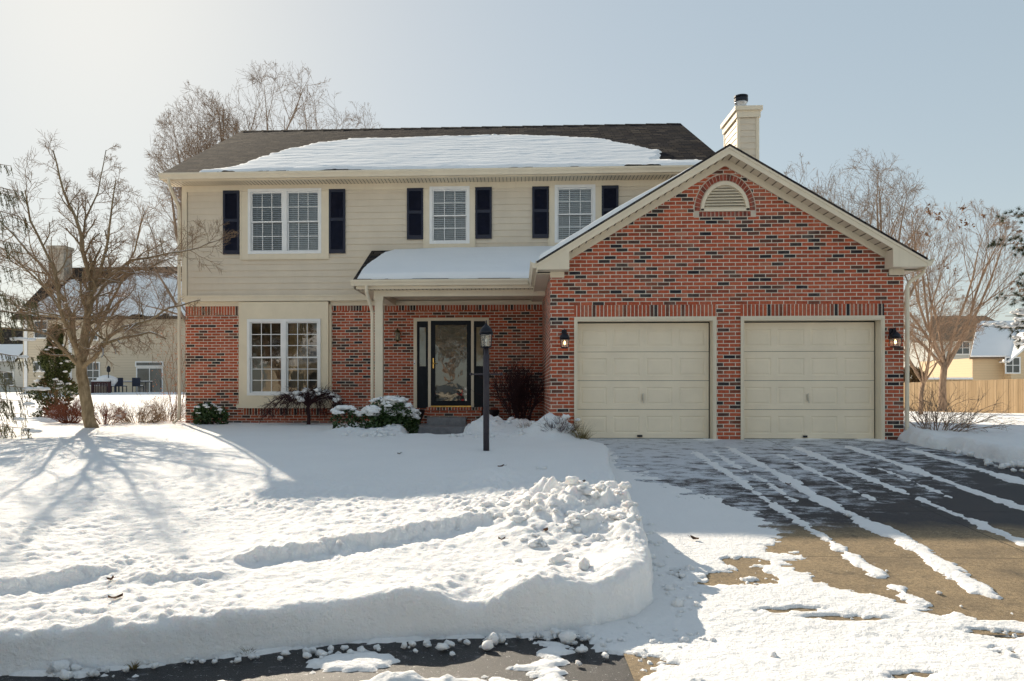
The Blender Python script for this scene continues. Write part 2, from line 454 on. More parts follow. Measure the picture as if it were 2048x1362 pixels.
# --- shutters
for x0, x1 in ((-6.99, -6.60), (-4.45, -4.06), (-2.60, -2.21), (-1.0, -.61), (.33, .72), (1.93, 2.32)):
    mb = MB(); z0, z1 = (4.09, 5.60) if x0 < -4 else (4.40, 5.60); Y = YU - .018
    zm = z0 + (z1 - z0) * .53; fw = .05
    mb.box(x0, x1, Y - .006, Y + .01, z0, z1)
    for a, b in ((z0, z0 + .09), (zm - .035, zm + .035), (z1 - .07, z1)): mb.box(x0, x1, Y - .032, Y - .006, a, b)
    for a, b in ((z0 + .09, zm - .035), (zm + .035, z1 - .07)):
        mb.box(x0, x0 + fw, Y - .032, Y - .006, a, b); mb.box(x1 - fw, x1, Y - .032, Y - .006, a, b)
        z = a + .012
        while z < b - .01:
            mb.poly([(x0 + fw, Y - .027, z), (x1 - fw, Y - .027, z), (x1 - fw, Y - .009, z + .026), (x0 + fw, Y - .009, z + .026)]); z += .03
    HP(mb, 'shutter', M['navy'])
# --- main roof
EY, EZ, RY, RZ = 17.30, 5.90, 22.5, 8.64
SL = (RZ - EZ) / (RY - EY); XL, XR = -8.27, 4.74
mb = MB()
def slab(mb, pts, t=.05):
    n = (Vector(pts[1]) - Vector(pts[0])).cross(Vector(pts[3]) - Vector(pts[0])).normalized()
    if n.z < 0: n = -n
    mb.prism([Vector(p) - n * t for p in pts], None, n * t)
slab(mb, [(XL, EY, EZ), (XR, EY, EZ), (XR, RY, RZ), (XL, RY, RZ)])
slab(mb, [(XL, 27.7, EZ), (XR, 27.7, EZ), (XR, RY + .01, RZ), (XL, RY + .01, RZ)])
i = 0
while XL + i * .3 < XR - .05:                                     # ridge caps
    a = XL + i * .3; b = min(a + .31, XR); i += 1; hh = .012 + .006 * (i % 2)
    mb.poly([(a, RY - .14, RZ - .14 * SL + hh), (b, RY - .14, RZ - .14 * SL + hh - .006), (b, RY, RZ + hh - .004), (a, RY, RZ + hh + .006)])
    mb.poly([(a, RY, RZ + hh + .006), (b, RY, RZ + hh - .004), (b, RY + .14, RZ - .14 * SL + hh - .006), (a, RY + .14, RZ - .14 * SL + hh)])
main_roof = HP(mb, 'roof', M['shingle'])
mb = MB()
mb.box(XL + .02, XR - .02, EY + .04, EY + .07, EZ - .17, EZ - .03)      # fascia
mb.box(XL + .02, XR, EY + .06, YU + .02, EZ - .175, EZ - .155)          # soffit
for x0 in (XL + .02, XR - .05):                                          # rake boards
    mb.prism([(x0, EY + .05, EZ - .17), (x0, RY, RZ - .20), (x0, 27.65, EZ - .2), (x0, 27.65, EZ - .04), (x0, RY, RZ - .05), (x0, EY + .05, EZ - .03)], None, (.03, 0, 0))
HP(mb, 'fascia', M['trim'])
mb = MB(); x = XL + .1
while x < XR: mb.box(x, x + .012, EY + .10, YU - .04, EZ - .179, EZ - .1745); x += .085
HP(mb, 'soffit_vent', plain('soffit vent shadow line', (.16, .13, .09), .8))
def gutter(mb, a, b, axis, y_out, y_in, z0, z1):
    """K-style gutter profile swept from a to b along axis x or y"""
    h = z1 - z0; prof = [(y_in, z1), (y_in, z0), (y_in + (y_out - y_in) * .62, z0), (y_in + (y_out - y_in) * .72, z0 + h * .35), (y_out, z0 + h * .75), (y_out, z1), (y_out - (y_out - y_in) * .1, z1), (y_out - (y_out - y_in) * .1, z0 + h * .8), (y_in + (y_out - y_in) * .1, z0 + h * .6), (y_in + (y_out - y_in) * .1, z1)]
    if axis == 'x': mb.prism([(a, y, z) for y, z in prof], None, (b - a, 0, 0))
    else: mb.prism([(y, a, z) for y, z in prof], None, (0, b - a, 0))
mb = MB()
gutter(mb, XL - .03, XR - .2, 'x', EY - .09, EY + .038, EZ - .15, EZ - .015)
HP(mb, 'gutter', M['trim'])
mb = MB()
mb.tube([(-8.08, EY - .02, 5.78), (-8.08, EY - .02, 5.66), (-8.06, 17.45, 5.45), (-8.045, 17.72, 5.22), (-8.045, 17.74, 5.1), (-8.045, 17.76, .4), (-8.045, 17.7, .2), (-8.06, 17.5, .1)], .038, 8)
HP(mb, 'downspout', M['trim'])
# --- porch
PE, PZ, PW, PT = 15.75, 3.17, 17.79, 4.145
PS = (PT - PZ) / (PW - PE)
mb = MB(); slab(mb, [(-3.44, PE, PZ), (2.0, PE, PZ), (2.0, PW, PT), (-3.44, PW, PT)], .04)
porch_roof = HP(mb, 'porch_roof', M['shingle'])
mb = MB()
mb.box(-3.42, .33, PE + .05, PE + .08, PZ - .19, PZ - .03)
mb.box(-3.42, .57, PE + .08, 16.02, PZ - .19, PZ - .175)
mb.prism([(-3.42, PE + .05, PZ - .19), (-3.42, PW, PZ - .19), (-3.42, PW, PT - .06), (-3.42, PE + .05, PZ - .04)], None, (.03, 0, 0))
mb.box(-3.05, .57, 16.02, 16.17, 2.85, 2.978)                  # beam
mb.box(-3.05, -2.87, 16.17, YB - .03, 2.85, 2.978)
mb.box(-3.39, .57, 16.17, YU - .03, 2.985, 3.0)                # ceiling
HP(mb, 'porch_frame', M['trim'])
mb = MB(); x = -3.36
while x < .5: mb.box(x, x + .012, PE + .10, 16.0, PZ - .1935, PZ - .1895); x += .085
HP(mb, 'soffit_vent', bpy.data.materials['soffit vent shadow line'])
mb = MB(); gutter(mb, -3.48, .21, 'x', PE - .08, PE + .048, PZ - .13, PZ - .01)
HP(mb, 'gutter', M['trim'])
mb = MB()
mb.box(-3.035, -2.865, 16.03, 16.16, .08, 2.77); mb.box(-3.055, -2.85, 16.012, 16.175, 2.77, 2.85); mb.box(-3.055, -2.85, 16.012, 16.175, .06, .22)
HP(mb, 'porch_post', M['trim'])
mb = MB()
mb.tube([(-3.15, PE - .01, 3.06), (-3.15, PE - .01, 2.92), (-3.12, 15.9, 2.72), (-3.10, 16.06, 2.55), (-3.095, 16.08, 2.4), (-3.095, 16.08, .3), (-3.12, 15.95, .15)], .038, 8)
HP(mb, 'downspout', M['trim'])
mb = MB()
mb.box(-3.1, .56, 15.95, 17.89, -.1, .09); mb.box(-2.1, -1.1, 13.6, 15.95, -.3, -.04)
HP(mb, 'porch_slab', M['slab'])
mb = MB(); mb.box(-2.10, -.84, 17.52, 17.89, .09, .40)
HP(mb, 'brick_step', M['brickx'])
mb = MB(); mb.box(-2.11, -.83, 17.50, 17.89, .405, .47)
HP(mb, 'step_course', M['soldier'])
mb = MB(); mb.box(-2.06, -1.18, 17.16, 17.50, .09, .25)
HP(mb, 'stone_step', M['slab'])
# --- entry
mb = MB()
fx0, fx1 = -2.46, -.68
for r in rects(fx0, fx1, .44, 2.57, [(-2.38, -2.115, .44, 2.49), (-2.05, -1.10, .44, 2.50), (-1.035, -.765, .44, 2.49)]):
    mb.box(r[0], r[1], YB - .035, YB + .06, r[2], r[3])
HP(mb, 'door_frame', M['trim'])
def panel_door(mb, x0, x1, z0, z1, y, holes, t=.04):
    for r in rects(x0, x1, z0, z1, holes): mb.box(r[0], r[1], y, y + t, r[2], r[3])
for x0, x1 in ((-2.38, -2.115), (-1.035, -.765)):
    mb = MB()
    panel_door(mb, x0, x1, .44, 2.49, YB, [(x0 + .055, x1 - .055, 1.43, 2.35)])
    mb.box(x0 + .04, x1 - .04, YB - .012, YB, 1.40, 1.43); mb.box(x0 + .04, x1 - .04, YB - .012, YB, 2.35, 2.38)
    mb.box(x0 + .04, x0 + .055, YB - .012, YB, 1.43, 2.35); mb.box(x1 - .055, x1 - .04, YB - .012, YB, 1.43, 2.35)
    mb.box(x0 + .045, x1 - .045, YB - .008, YB, .68, 1.24); mb.box(x0 + .075, x1 - .075, YB - .018, YB - .008, .72, 1.20)
    s = HP(mb, 'sidelight', M['doorblack'])
    g = MB(); g.poly([(x0 + .055, YB + .015, 1.43), (x1 - .055, YB + .015, 1.43), (x1 - .055, YB + .015, 2.35), (x0 + .055, YB + .015, 2.35)])
    HP(g, 'glass', M['glass2'], s)
    g = MB(); g.poly([(x0, YB + .06, 1.3), (x1, YB + .06, 1.3), (x1, YB + .06, 2.45), (x0, YB + .06, 2.45)])
    HP(g, 'curtain', plain('sheer curtain', (.28, .28, .25), .9), s)
mb = MB()
panel_door(mb, -2.05, -1.10, .50, 2.50, YB - .03, [(-1.945, -1.2, .62, 2.40)], .035)
mb.box(-1.96, -1.185, YB - .036, YB - .03, .60, .62); mb.box(-1.96, -1.185, YB - .036, YB - .03, 2.40, 2.415)
storm = HP(mb, 'storm_door', M['doorblack'])
g = MB(); g.poly([(-1.945, YB - .012, .62), (-1.2, YB - .012, .62), (-1.2, YB - .012, 2.40), (-1.945, YB - .012, 2.40)])
HP(g, 'glass', M['glass2'], storm)
mb = MB(); mb.box(-2.0, -1.975, YB - .06, YB - .03, 1.38, 1.62); mb.tube([(-1.99, YB - .06, 1.5), (-1.99, YB - .10, 1.5), (-1.90, YB - .11, 1.49)], .009, 6)
HP(mb, 'handle', M['gold'], storm)
mb = MB(); mb.box(-2.05, -1.10, YB - .055, YB - .005, .465, .50)
HP(mb, 'threshold', M['gold'], storm)
mb = MB(); y = YB + .09
panels = [(-1.86, -1.62, 2.05, 2.32), (-1.52, -1.28, 2.05, 2.32), (-1.86, -1.62, 1.35, 1.95), (-1.52, -1.28, 1.35, 1.95), (-1.86, -1.62, .65, 1.22), (-1.52, -1.28, .65, 1.22)]
mb.box(-2.05, -1.10, y, y + .04, .44, 2.5)
for a, b, c, d in panels:
    for r in rects(a - .02, b + .02, c - .02, d + .02, [(a, b, c, d)]): mb.box(r[0], r[1], y - .012, y, r[2], r[3])
    mb.box(a + .03, b - .03, y - .01, y, c + .03, d - .03)
HP(mb, 'entry_door', M['doorgrey'])
mb = MB(); mb.box(-2.455, -2.415, YB - .055, YB - .036, 1.46, 1.58)
bell = HP(mb, 'doorbell', M['white'])
mb = MB(); mb.tube([(-2.435, YB - .055, 1.49), (-2.435, YB - .06, 1.49)], .012, 8); HP(mb, 'button', M['blackmetal'], bell)
# --- garage walls
gx0, gx1, gc = .57, 6.69, 3.63
GE, AP = 3.10, 5.10
GS = (AP - GE) / (gc - .32)
D1, D2 = (1.055, 3.42), (3.96, 6.30)
mb = MB()
for r in rects(gx0, gx1, -.3, 2.90, [(D1[0], D1[1], -.3, 2.09), (D2[0], D2[1], -.3, 2.09)]):
    mb.poly([(r[0], YG, r[2]), (r[1], YG, r[2]), (r[1], YG, r[3]), (r[0], YG, r[3])])
vx, vz, vr, ve = 3.63, 4.02, .42, 1.22
ztop = lambda x: 2.90 + (min(x - gx0, gx1 - x)) * GS + .12
# gable above, split round the arched vent
arc = [(vx + vr * math.cos(a), vz + ve * vr * math.sin(a)) for a in [math.pi * k / 16 for k in range(17)]]
xs = sorted({gx0, gx0 + .5, vx - vr, gc, vx + vr, gx1 - .5, gx1} | {x for x, _ in arc})
def vb(x): return vz + ve * math.sqrt(max(vr * vr - (x - vx) ** 2, 0))
for a, b in zip(xs, xs[1:]):
    mid = (a + b) / 2
    if abs(mid - vx) < vr:
        mb.poly([(a, YG, 2.9), (b, YG, 2.9), (b, YG, vz), (a, YG, vz)])
        mb.poly([(a, YG, vb(a)), (b, YG, vb(b)), (b, YG, ztop(b)), (a, YG, ztop(a))])
    else: mb.poly([(a, YG, 2.9), (b, YG, 2.9), (b, YG, ztop(b)), (a, YG, ztop(a))])
HP(mb, 'garage_brick_wall', M['brickx'])
mb = MB()
mb.poly([(gx0, YG, -.3), (gx0, 22, -.3), (gx0, 22, 2.95), (gx0, YG, 2.95)])
HP(mb, 'garage_side_wall', M['bricky'])
mb = MB(); mb.poly([(gx1, YG, -.3), (gx1, 22, -.3), (gx1, 22, 2.95), (gx1, YG, 2.95)])
HP(mb, 'garage_side_wall', M['bricky'])
mb = MB(); mb.poly([(gx0, 22, -.3), (gx1, 22, -.3), (gx1, 22, 3), (gc, 22, 5), (gx0, 22, 3)])
HP(mb, 'garage_back_wall', M['siding'])
mb = MB()
for a, b in (D1, D2): mb.box(a - .06, b + .06, YG - .005, YG + .02, 2.165, 2.372)
HP(mb, 'soldier_course', M['soldier'])
mb = MB()                                                          # arch of headers round the vent
for k in range(25):
    a0, a1 = math.pi * k / 25 + .008, math.pi * (k + 1) / 25 - .008
    r0, r1 = vr + .015, vr + .105
    mb.prism([(vx + r * math.cos(a), YG - .004, vz + ve * r * math.sin(a)) for r, a in ((r0, a0), (r1, a0), (r1, a1), (r0, a1))], None, (0, .02, 0))
for k in range(13):
    a = vx - vr - .03 + k * .0695; mb.box(a + .005, a + .062, YG - .006, YG + .02, vz - .10, vz - .015)
m = N('arch header brick')
mc = m.ramp(m.noise(7, 1, .3), [(.35, (.12, .04, .03)), (.45, (.28, .06, .036)), (.6, (.36, .09, .055)), (.7, (.20, .08, .06))])
mc = m.mix(.6, mc, m.ramp(m.noise(40, 4), [(.3, .6), (.7, 1.3)]), 'MULTIPLY')
HP(mb, 'arch_brick', m.done(mc, .85, m.bump(m.noise(60, 3), .4, .005)))
mb = MB()
for k in range(24):
    a0, a1 = math.pi * k / 24, math.pi * (k + 1) / 24
    mb.prism([(vx + r * math.cos(a), YG - .0015, vz + ve * r * math.sin(a)) for r, a in ((vr + .001, a0), (vr + .122, a0), (vr + .122, a1), (vr + .001, a1))], None, (0, .01, 0))
mb.box(vx - vr - .12, vx + vr + .12, YG - .0018, YG + .01, vz - .115, vz - .002)
HP(mb, 'arch_mortar', plain('mortar', (.55, .48, .39), .9))
mb = MB()                                                          # vent: arched frame and louvres
for k in range(24):
    a0, a1 = math.pi * k / 24, math.pi * (k + 1) / 24
    mb.prism([(vx + r * math.cos(a), YG - .03, vz + ve * r * math.sin(a)) for r, a in ((vr - .055, a0), (vr, a0), (vr, a1), (vr - .055, a1))], None, (0, .08, 0))
mb.box(vx - vr, vx + vr, YG - .03, YG + .05, vz - .012, vz + .035)
vent = HP(mb, 'gable_vent', M['trim'])
mb = MB(); z = vz + .04
while z < vz + ve * vr - .09:
    hw = math.sqrt((vr - .05) ** 2 - ((z - vz) / ve) ** 2)
    mb.prism([(vx - hw, YG - .015, z), (vx - hw, YG - .015, z + .014), (vx - hw, YG + .03, z + .052), (vx - hw, YG + .03, z + .038)], None, (2 * hw, 0, 0)); z += .052
HP(mb, 'louvre', M['trim'], vent)
mb = MB(); mb.poly([(vx + (vr - .01) * math.cos(a), YG + .045, vz + ve * (vr - .01) * math.sin(a)) for a in [math.pi * k / 20 for k in range(21)]])
HP(mb, 'backing', M['gap'], vent)
# --- garage roof
RX0, RX1, RF, RB = .32, 6.94, 13.28, 22.1
mb = MB()
slab(mb, [(RX0, RF, GE + .005), (RX0, RB, GE + .005), (gc, RB, AP), (gc, RF, AP)], .035)
slab(mb, [(RX1, RF, GE + .005), (RX1, RB, GE + .005), (gc, RB, AP), (gc, RF, AP)], .035)
for x, s in ():                                   # visible butt edges of shingle rows on the rake
    for k in range(26):
        a = k * .127; zz = GE + a * GS
        mb.box(x + s * a if s > 0 else x - a - .13, x + s * a + .13 if s > 0 else x - a, RF - .012, RF + .2, zz + .02, zz + .042)
garage_roof = HP(mb, 'garage_roof', M['shingle'])
mb = MB(); th = .035 * math.sqrt(1 + GS * GS)
y0, y1 = RF + .015, RF + .045
def rake(mb, side):
    X = lambda d: RX0 + d if side < 0 else RX1 - d
    top = lambda d: GE + d * GS - th + .01
    D = gc - RX0
    fh = .14
    mb.prism([(X(0), y0, top(0)), (X(0), y0, 2.965), (X(.57), y0, 2.965), (X(.57), y0, top(.57) - fh), (X(D), y0, top(D) - fh), (X(D), y0, top(D))], None, (0, y1 - y0, 0))
    mb.prism([(X(0), y0 - .012, top(0)), (X(0), y0 - .012, top(0) - .05), (X(D), y0 - .012, top(D) - .05), (X(D), y0 - .012, top(D))], None, (0, .0125, 0))
    # underside return box and frieze on the wall
    mb.box(min(X(.001), X(.57)), max(X(.001), X(.57)), y1, YG - .001, 2.967, 2.985)
    mb.box(min(X(.55), X(.569)), max(X(.55), X(.569)), y1, YG - .001, 2.986, top(.57) - fh - .005)
    e = .25
    mb.prism([(X(e), YG - .028, 2.866), (X(.50), YG - .028, 2.866), (X(.50), YG - .028, top(.50) - fh - .11), (X(D), YG - .028, top(D) - fh - .12), (X(D), YG - .028, top(D) - fh + .03), (X(.50), YG - .028, top(.5) - fh + .04), (X(e), YG - .028, 2.966)], None, (0, .027, 0))
    mb.prism([(X(.57), y1, top(.57) - fh + .015), (X(D), y1, top(D) - fh + .015), (X(D), y1, top(D) - fh + .03), (X(.57), y1, top(.57) - fh + .03)], None, (0, YG - y1 + .02, 0))   # sloping soffit
    # eave along the side
    xa, xb = sorted((X(.0), X(.025)))
    mb.box(xa, xb, y1, RB - .1, 2.93, 3.08)
    xa, xb = sorted((X(.025), X(.252)))
    mb.box(xa, xb, YG + .001, RB - .1, 2.935, 2.95)
rake(mb, -1); rake(mb, 1)
HP(mb, 'rake_board', M['trim'])
mb = MB()
for side in (-1, 1):
    X = lambda d: RX0 + d if side < 0 else RX1 - d
    d = .62
    while d < gc - RX0 - .03:
        z = GE + d * GS - th + .01 - .14 + .008
        xa, xb = sorted((X(d), X(d + .016))); mb.box(xa, xb, y1 + .006, YG - .03, z, z + .01); d += .125
HP(mb, 'soffit_vent', bpy.data.materials['soffit vent shadow line'])
mb = MB()
gutter(mb, RF + .01, PE - .085, 'y', RX0 - .105, RX0 - .002, 2.99, 3.125)
HP(mb, 'gutter', M['trim'])
mb = MB()
gutter(mb, RF + .01, RB - .2, 'y', RX1 + .11, RX1 + .002, 2.98, 3.10)
HP(mb, 'gutter', M['trim'])
mb = MB()
mb.tube([(RX1 + .05, RF + .25, 2.99), (RX1 + .05, RF + .25, 2.9), (6.93, RF + .27, 2.84), (6.80, RF + .30, 2.76), (6.745, RF + .30, 2.66), (6.74, RF + .30, .35), (6.74, RF + .30, .18), (6.80, RF + .25, .08), (6.98, RF + .15, -.02)], .034, 8)
HP(mb, 'downspout', M['trim'])
# --- garage doors
for (a, b), lab in ((D1, 'left garage door beside the porch corner'), (D2, 'right garage door with wind blown snow along its foot')):
    mb = MB()
    mb.box(a - .055, a, YG - .02, YG + .22, -.02, 2.09); mb.box(b, b + .055, YG - .02, YG + .22, -.02, 2.09); mb.box(a - .055, b + .055, YG - .02, YG + .22, 2.09, 2.16)
    mb.box(a - .062, a - .02, YG - .03, YG - .0205, -.02, 2.165); mb.box(b + .02, b + .062, YG - .03, YG - .0205, -.02, 2.165); mb.box(a - .02, b + .02, YG - .03, YG - .0205, 2.12, 2.165)
    HP(mb, 'garage_door_frame', M['trim'])
    mb = MB(); y = YG + .19; W = b - a; H = 2.065
    x0, x1 = a + .012, b - .022
    for s in range(4):
        z0, z1 = s * H / 4 + .004 + .005, (s + 1) * H / 4 - .003 + .005
        hol = []
        for c in range(4):
            px0 = x0 + (x1 - x0) * (c + .5) / 4 - .235; hol.append((px0, px0 + .47, z0 + .085, z1 - .11))
        for r in rects(x0, x1, z0, z1, hol): mb.box(r[0], r[1], y, y + .04, r[2], r[3])
        for p0, p1, q0, q1 in hol:
            i1, i2, dp = .02, .05, .010
            A = [(p0, y, q0), (p1, y, q0), (p1, y, q1), (p0, y, q1)]
            B = [(p0 + i1, y + dp, q0 + i1), (p1 - i1, y + dp, q0 + i1), (p1 - i1, y + dp, q1 - i1), (p0 + i1, y + dp, q1 - i1)]
            C = [(p0 + i2, y + .002, q0 + i2), (p1 - i2, y + .002, q0 + i2), (p1 - i2, y + .002, q1 - i2), (p0 + i2, y + .002, q1 - i2)]
            for U, V in ((A, B), (B, C)):
                for k in range(4): mb.poly([U[k], U[(k + 1) % 4], V[(k + 1) % 4], V[k]])
            mb.poly(C)
    g = HP(mb, 'garage_door', M['garage']); tag(g, lab)
    mb = MB(); xm = (x0 + x1) / 2
    mb.box(xm - .012, xm + .012, y - .012, y, .68, .80); mb.tube([(xm, y - .012, .745), (xm, y - .04, .745)], .012, 8); mb.tube([(xm, y - .04, .81), (xm, y - .045, .74), (xm + .012, y - .04, .64)], .009, 6)
    HP(mb, 'handle', M['steel'], g)
    mb = MB(); mb.box(xm - .10 - (.0 if a < 2 else -.02), xm - .01, y - .03, y, .03, .065); mb.box(xm - .085, xm - .03, y - .045, y - .03, .035, .05)
    HP(mb, 'lift_handle', M['blackmetal'], g)
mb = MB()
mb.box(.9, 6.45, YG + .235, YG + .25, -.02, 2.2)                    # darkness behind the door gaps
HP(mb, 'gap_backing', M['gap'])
# --- chimney
ch = MB(); cx0, cx1, cy0, cy1 = 5.19, 5.66, 18.3, 19.45
for k in range(26):
    z = 3.6 + k * .148
    z1 = min(z + .148, 7.42)
    if z >= 7.42: break
    ch.poly([(cx0 + .05, cy0 - .012, z), (cx1 - .05, cy0 - .012, z), (cx1 - .05, cy0, z1), (cx0 + .05, cy0, z1)]); ch.poly([(cx0 + .05, cy0 - .012, z), (cx0 + .05, cy0, z), (cx1 - .05, cy0, z), (cx1 - .05, cy0 - .012, z)])
    ch.poly([(cx0 - .012, cy0 + .05, z), (cx0 - .012, cy1, z), (cx0, cy1, z1), (cx0, cy0 + .05, z1)])
    ch.poly([(cx1 + .012, cy0 + .05, z), (cx1 + .012, cy1, z), (cx1, cy1, z1), (cx1, cy0 + .05, z1)])
ch.poly([(cx0, cy1, 3.6), (cx1, cy1, 3.6), (cx1, cy1, 7.42), (cx0, cy1, 7.42)])
chim = HP(ch, 'chimney', M['siding'])
mb = MB()
for X, s in ((cx0, 1), (cx1, -1)):
    a, b = sorted((X - s * .02, X + s * .05)); mb.box(a, b, cy0 - .02, cy0 + .05, 3.6, 7.42)
    mb.box(a, b, cy1 - .05, cy1 + .02, 3.6, 7.42)
mb.box(cx0 - .045, cx1 + .045, cy0 - .045, cy1 + .045, 7.30, 7.46); mb.box(cx0 - .085, cx1 + .085, cy0 - .085, cy1 + .085, 7.46, 7.56)
HP(mb, 'chimney_trim', M['trim'], chim)
mb = MB(); fx, fy = 5.39, 18.75
mb.lathe((fx, fy, 7.56), [(.16, 0), (.15, .03), (.125, .04), (.125, .22), (.15, .25), (.15, .28)], 20)
flue = HP(mb, 'flue', M['galv'], chim, True)
mb = MB(); mb.lathe((fx, fy, 7.84), [(.155, 0), (.165, .005), (.165, .07), (.14, .075), (.14, .10), (.165, .105), (.165, .14), (.10, .165)], 20)
HP(mb, 'flue_cap', M['blackmetal'], chim)
# ================================================================== TERRAIN AND SNOW
def _h(ix, iy, seed):
    n = (ix.astype(np.int64) * 374761393 + iy.astype(np.int64) * 668265263 + seed * 1442695041) & 0xffffffff
    n = ((n ^ (n >> 13)) * 1274126177) & 0xffffffff
    n = n ^ (n >> 16)
    return (n & 0xffffff) / float(0xffffff)
def vnoise(x, y, seed=0):
    ix, iy = np.floor(x), np.floor(y); fx, fy = x - ix, y - iy
    u, v = fx * fx * fx * (fx * (fx * 6 - 15) + 10), fy * fy * fy * (fy * (fy * 6 - 15) + 10)
    a, b, c, d = _h(ix, iy, seed), _h(ix + 1, iy, seed), _h(ix, iy + 1, seed), _h(ix + 1, iy + 1, seed)
    return a + (b - a) * u + (c - a) * v + (a - b - c + d) * u * v
def fbm(x, y, seed=0, oct=4, gain=.5):
    s = 0; a = 1; t = 0
    for k in range(oct):
        c, q = math.cos(.6 * k), math.sin(.6 * k)
        s = s + a * vnoise((x * c - y * q) * 2 ** k + 17.3 * k, (x * q + y * c) * 2 ** k - 9.1 * k, seed + k); t += a; a *= gain
    return s / t
def sstep(a, b, x): t = np.clip((x - a) / (b - a), 0, 1); return t * t * (3 - 2 * t)
def seg_dist(X, Y, pts, closed=False):
    D = np.full(X.shape, 1e9); n = len(pts)
    for i in range(n if closed else n - 1):
        (ax, ay), (bx, by) = pts[i], pts[(i + 1) % n]
        dx, dy = bx - ax, by - ay; t = np.clip(((X - ax) * dx + (Y - ay) * dy) / (dx * dx + dy * dy), 0, 1)
        D = np.minimum(D, np.hypot(X - ax - t * dx, Y - ay - t * dy))
    return D
def sdf(X, Y, pts):
    D = seg_dist(X, Y, pts, True); ins = np.zeros(X.shape, bool); n = len(pts)
    for i in range(n):
        (ax, ay), (bx, by) = pts[i], pts[(i + 1) % n]
        if ay == by: continue
        c = ((ay > Y) != (by > Y)) & (X < (bx - ax) * (Y - ay) / (by - ay) + ax); ins ^= c
    return np.where(ins, D, -D)
def field(name, xs, ys, Zf, mat, keep=None, smooth=True, parent=None):
    X, Y = np.meshgrid(xs, ys); Z = Zf(X, Y) if callable(Zf) else Zf
    ny, nx = X.shape
    idx = np.arange(nx * ny).reshape(ny, nx)
    q = np.stack([idx[:-1, :-1], idx[:-1, 1:], idx[1:, 1:], idx[1:, :-1]], -1).reshape(-1, 4)
    co = np.stack([X, Y, Z], -1).reshape(-1, 3)
    if keep is not None:
        K = keep.reshape(-1); q = q[K[q].any(1)]
        used = np.unique(q); re = np.full(nx * ny, -1); re[used] = np.arange(len(used)); q = re[q]; co = co[used]
    me = bpy.data.meshes.new(name)
    me.vertices.add(len(co)); me.vertices.foreach_set('co', co.astype(np.float32).ravel())
    me.loops.add(q.size); me.loops.foreach_set('vertex_index', q.astype(np.int32).ravel())
    me.polygons.add(len(q)); me.polygons.foreach_set('loop_start', np.arange(0, q.size, 4, dtype=np.int32))
    try: me.polygons.foreach_set('loop_total', np.full(len(q), 4, dtype=np.int32))
    except Exception: pass
    me.update(calc_edges=True); me.validate()
    me.polygons.foreach_set('use_smooth', [smooth] * len(me.polygons))
    me.materials.append(mat)
    o = bpy.data.objects.new(name, me); COL.objects.link(o)
    if parent: o.parent = parent
    return o
def steps(*segs):
    out = [segs[0][0]]
    for a, b, d in segs:
        n = max(1, int(round((b - a) / d))); out += list(np.linspace(a, b, n + 1)[1:])
    return np.array(out)

def Dz(Y): return np.interp(Y, [4.8, 13.6], [-.68, 0.0])
def lawn_z(Y): return np.interp(Y, [0, 4.0, 4.8, 6, 7.2, 8.3, 9.6, 11, 13, 15, 18], [-.56, -.46, -.43, -.36, -.265, -.18, -.085, -.005, .05, .075, .10])
def gauss(X, Y, x, y, sx, sy): return np.exp(-((X - x) / sx) ** 2 - ((Y - y) / sy) ** 2)
LAWN = [(-14.6, -.2), (-6, 3.0), (-2.84, 4.02), (-2.07, 4.2), (-1.5, 4.46), (-1.03, 4.66), (-.43, 4.77), (.1, 4.84), (.49, 4.95), (.78, 5.13), (.93, 5.4), (1.02, 5.8), (1.05, 6.6), (1.08, 7.3), (1.12, 8.2), (1.22, 10), (1.36, 11.4), (1.38, 12.1), (1.22, 12.7), (1.02, 13.25), (.98, 13.62), (.98, 14.5), (.4, 20), (-14.6, 20)]
def furrow(X, Y, pts, amp, fall):
    D = seg_dist(X, Y, pts)
    # signed: behind (greater Y) positive
    px = np.array([p[0] for p in pts]); py = np.array([p[1] for p in pts])
    yl = np.interp(X, px, py)
    s = np.where(Y > yl, D, -D)
    s = s + (fbm(X * 6, Y * 6, 31, 5, .65) - .5) * .24
    endm = sstep(px[0] - .1, px[0] + .25, X) * (1 - sstep(px[-1] - .25, px[-1] + .1, X))
    return amp * endm * (sstep(-.01, .07, s) * np.exp(-np.maximum(s, 0) / fall) - .45 * np.exp(-(s + .08) ** 2 / .01))
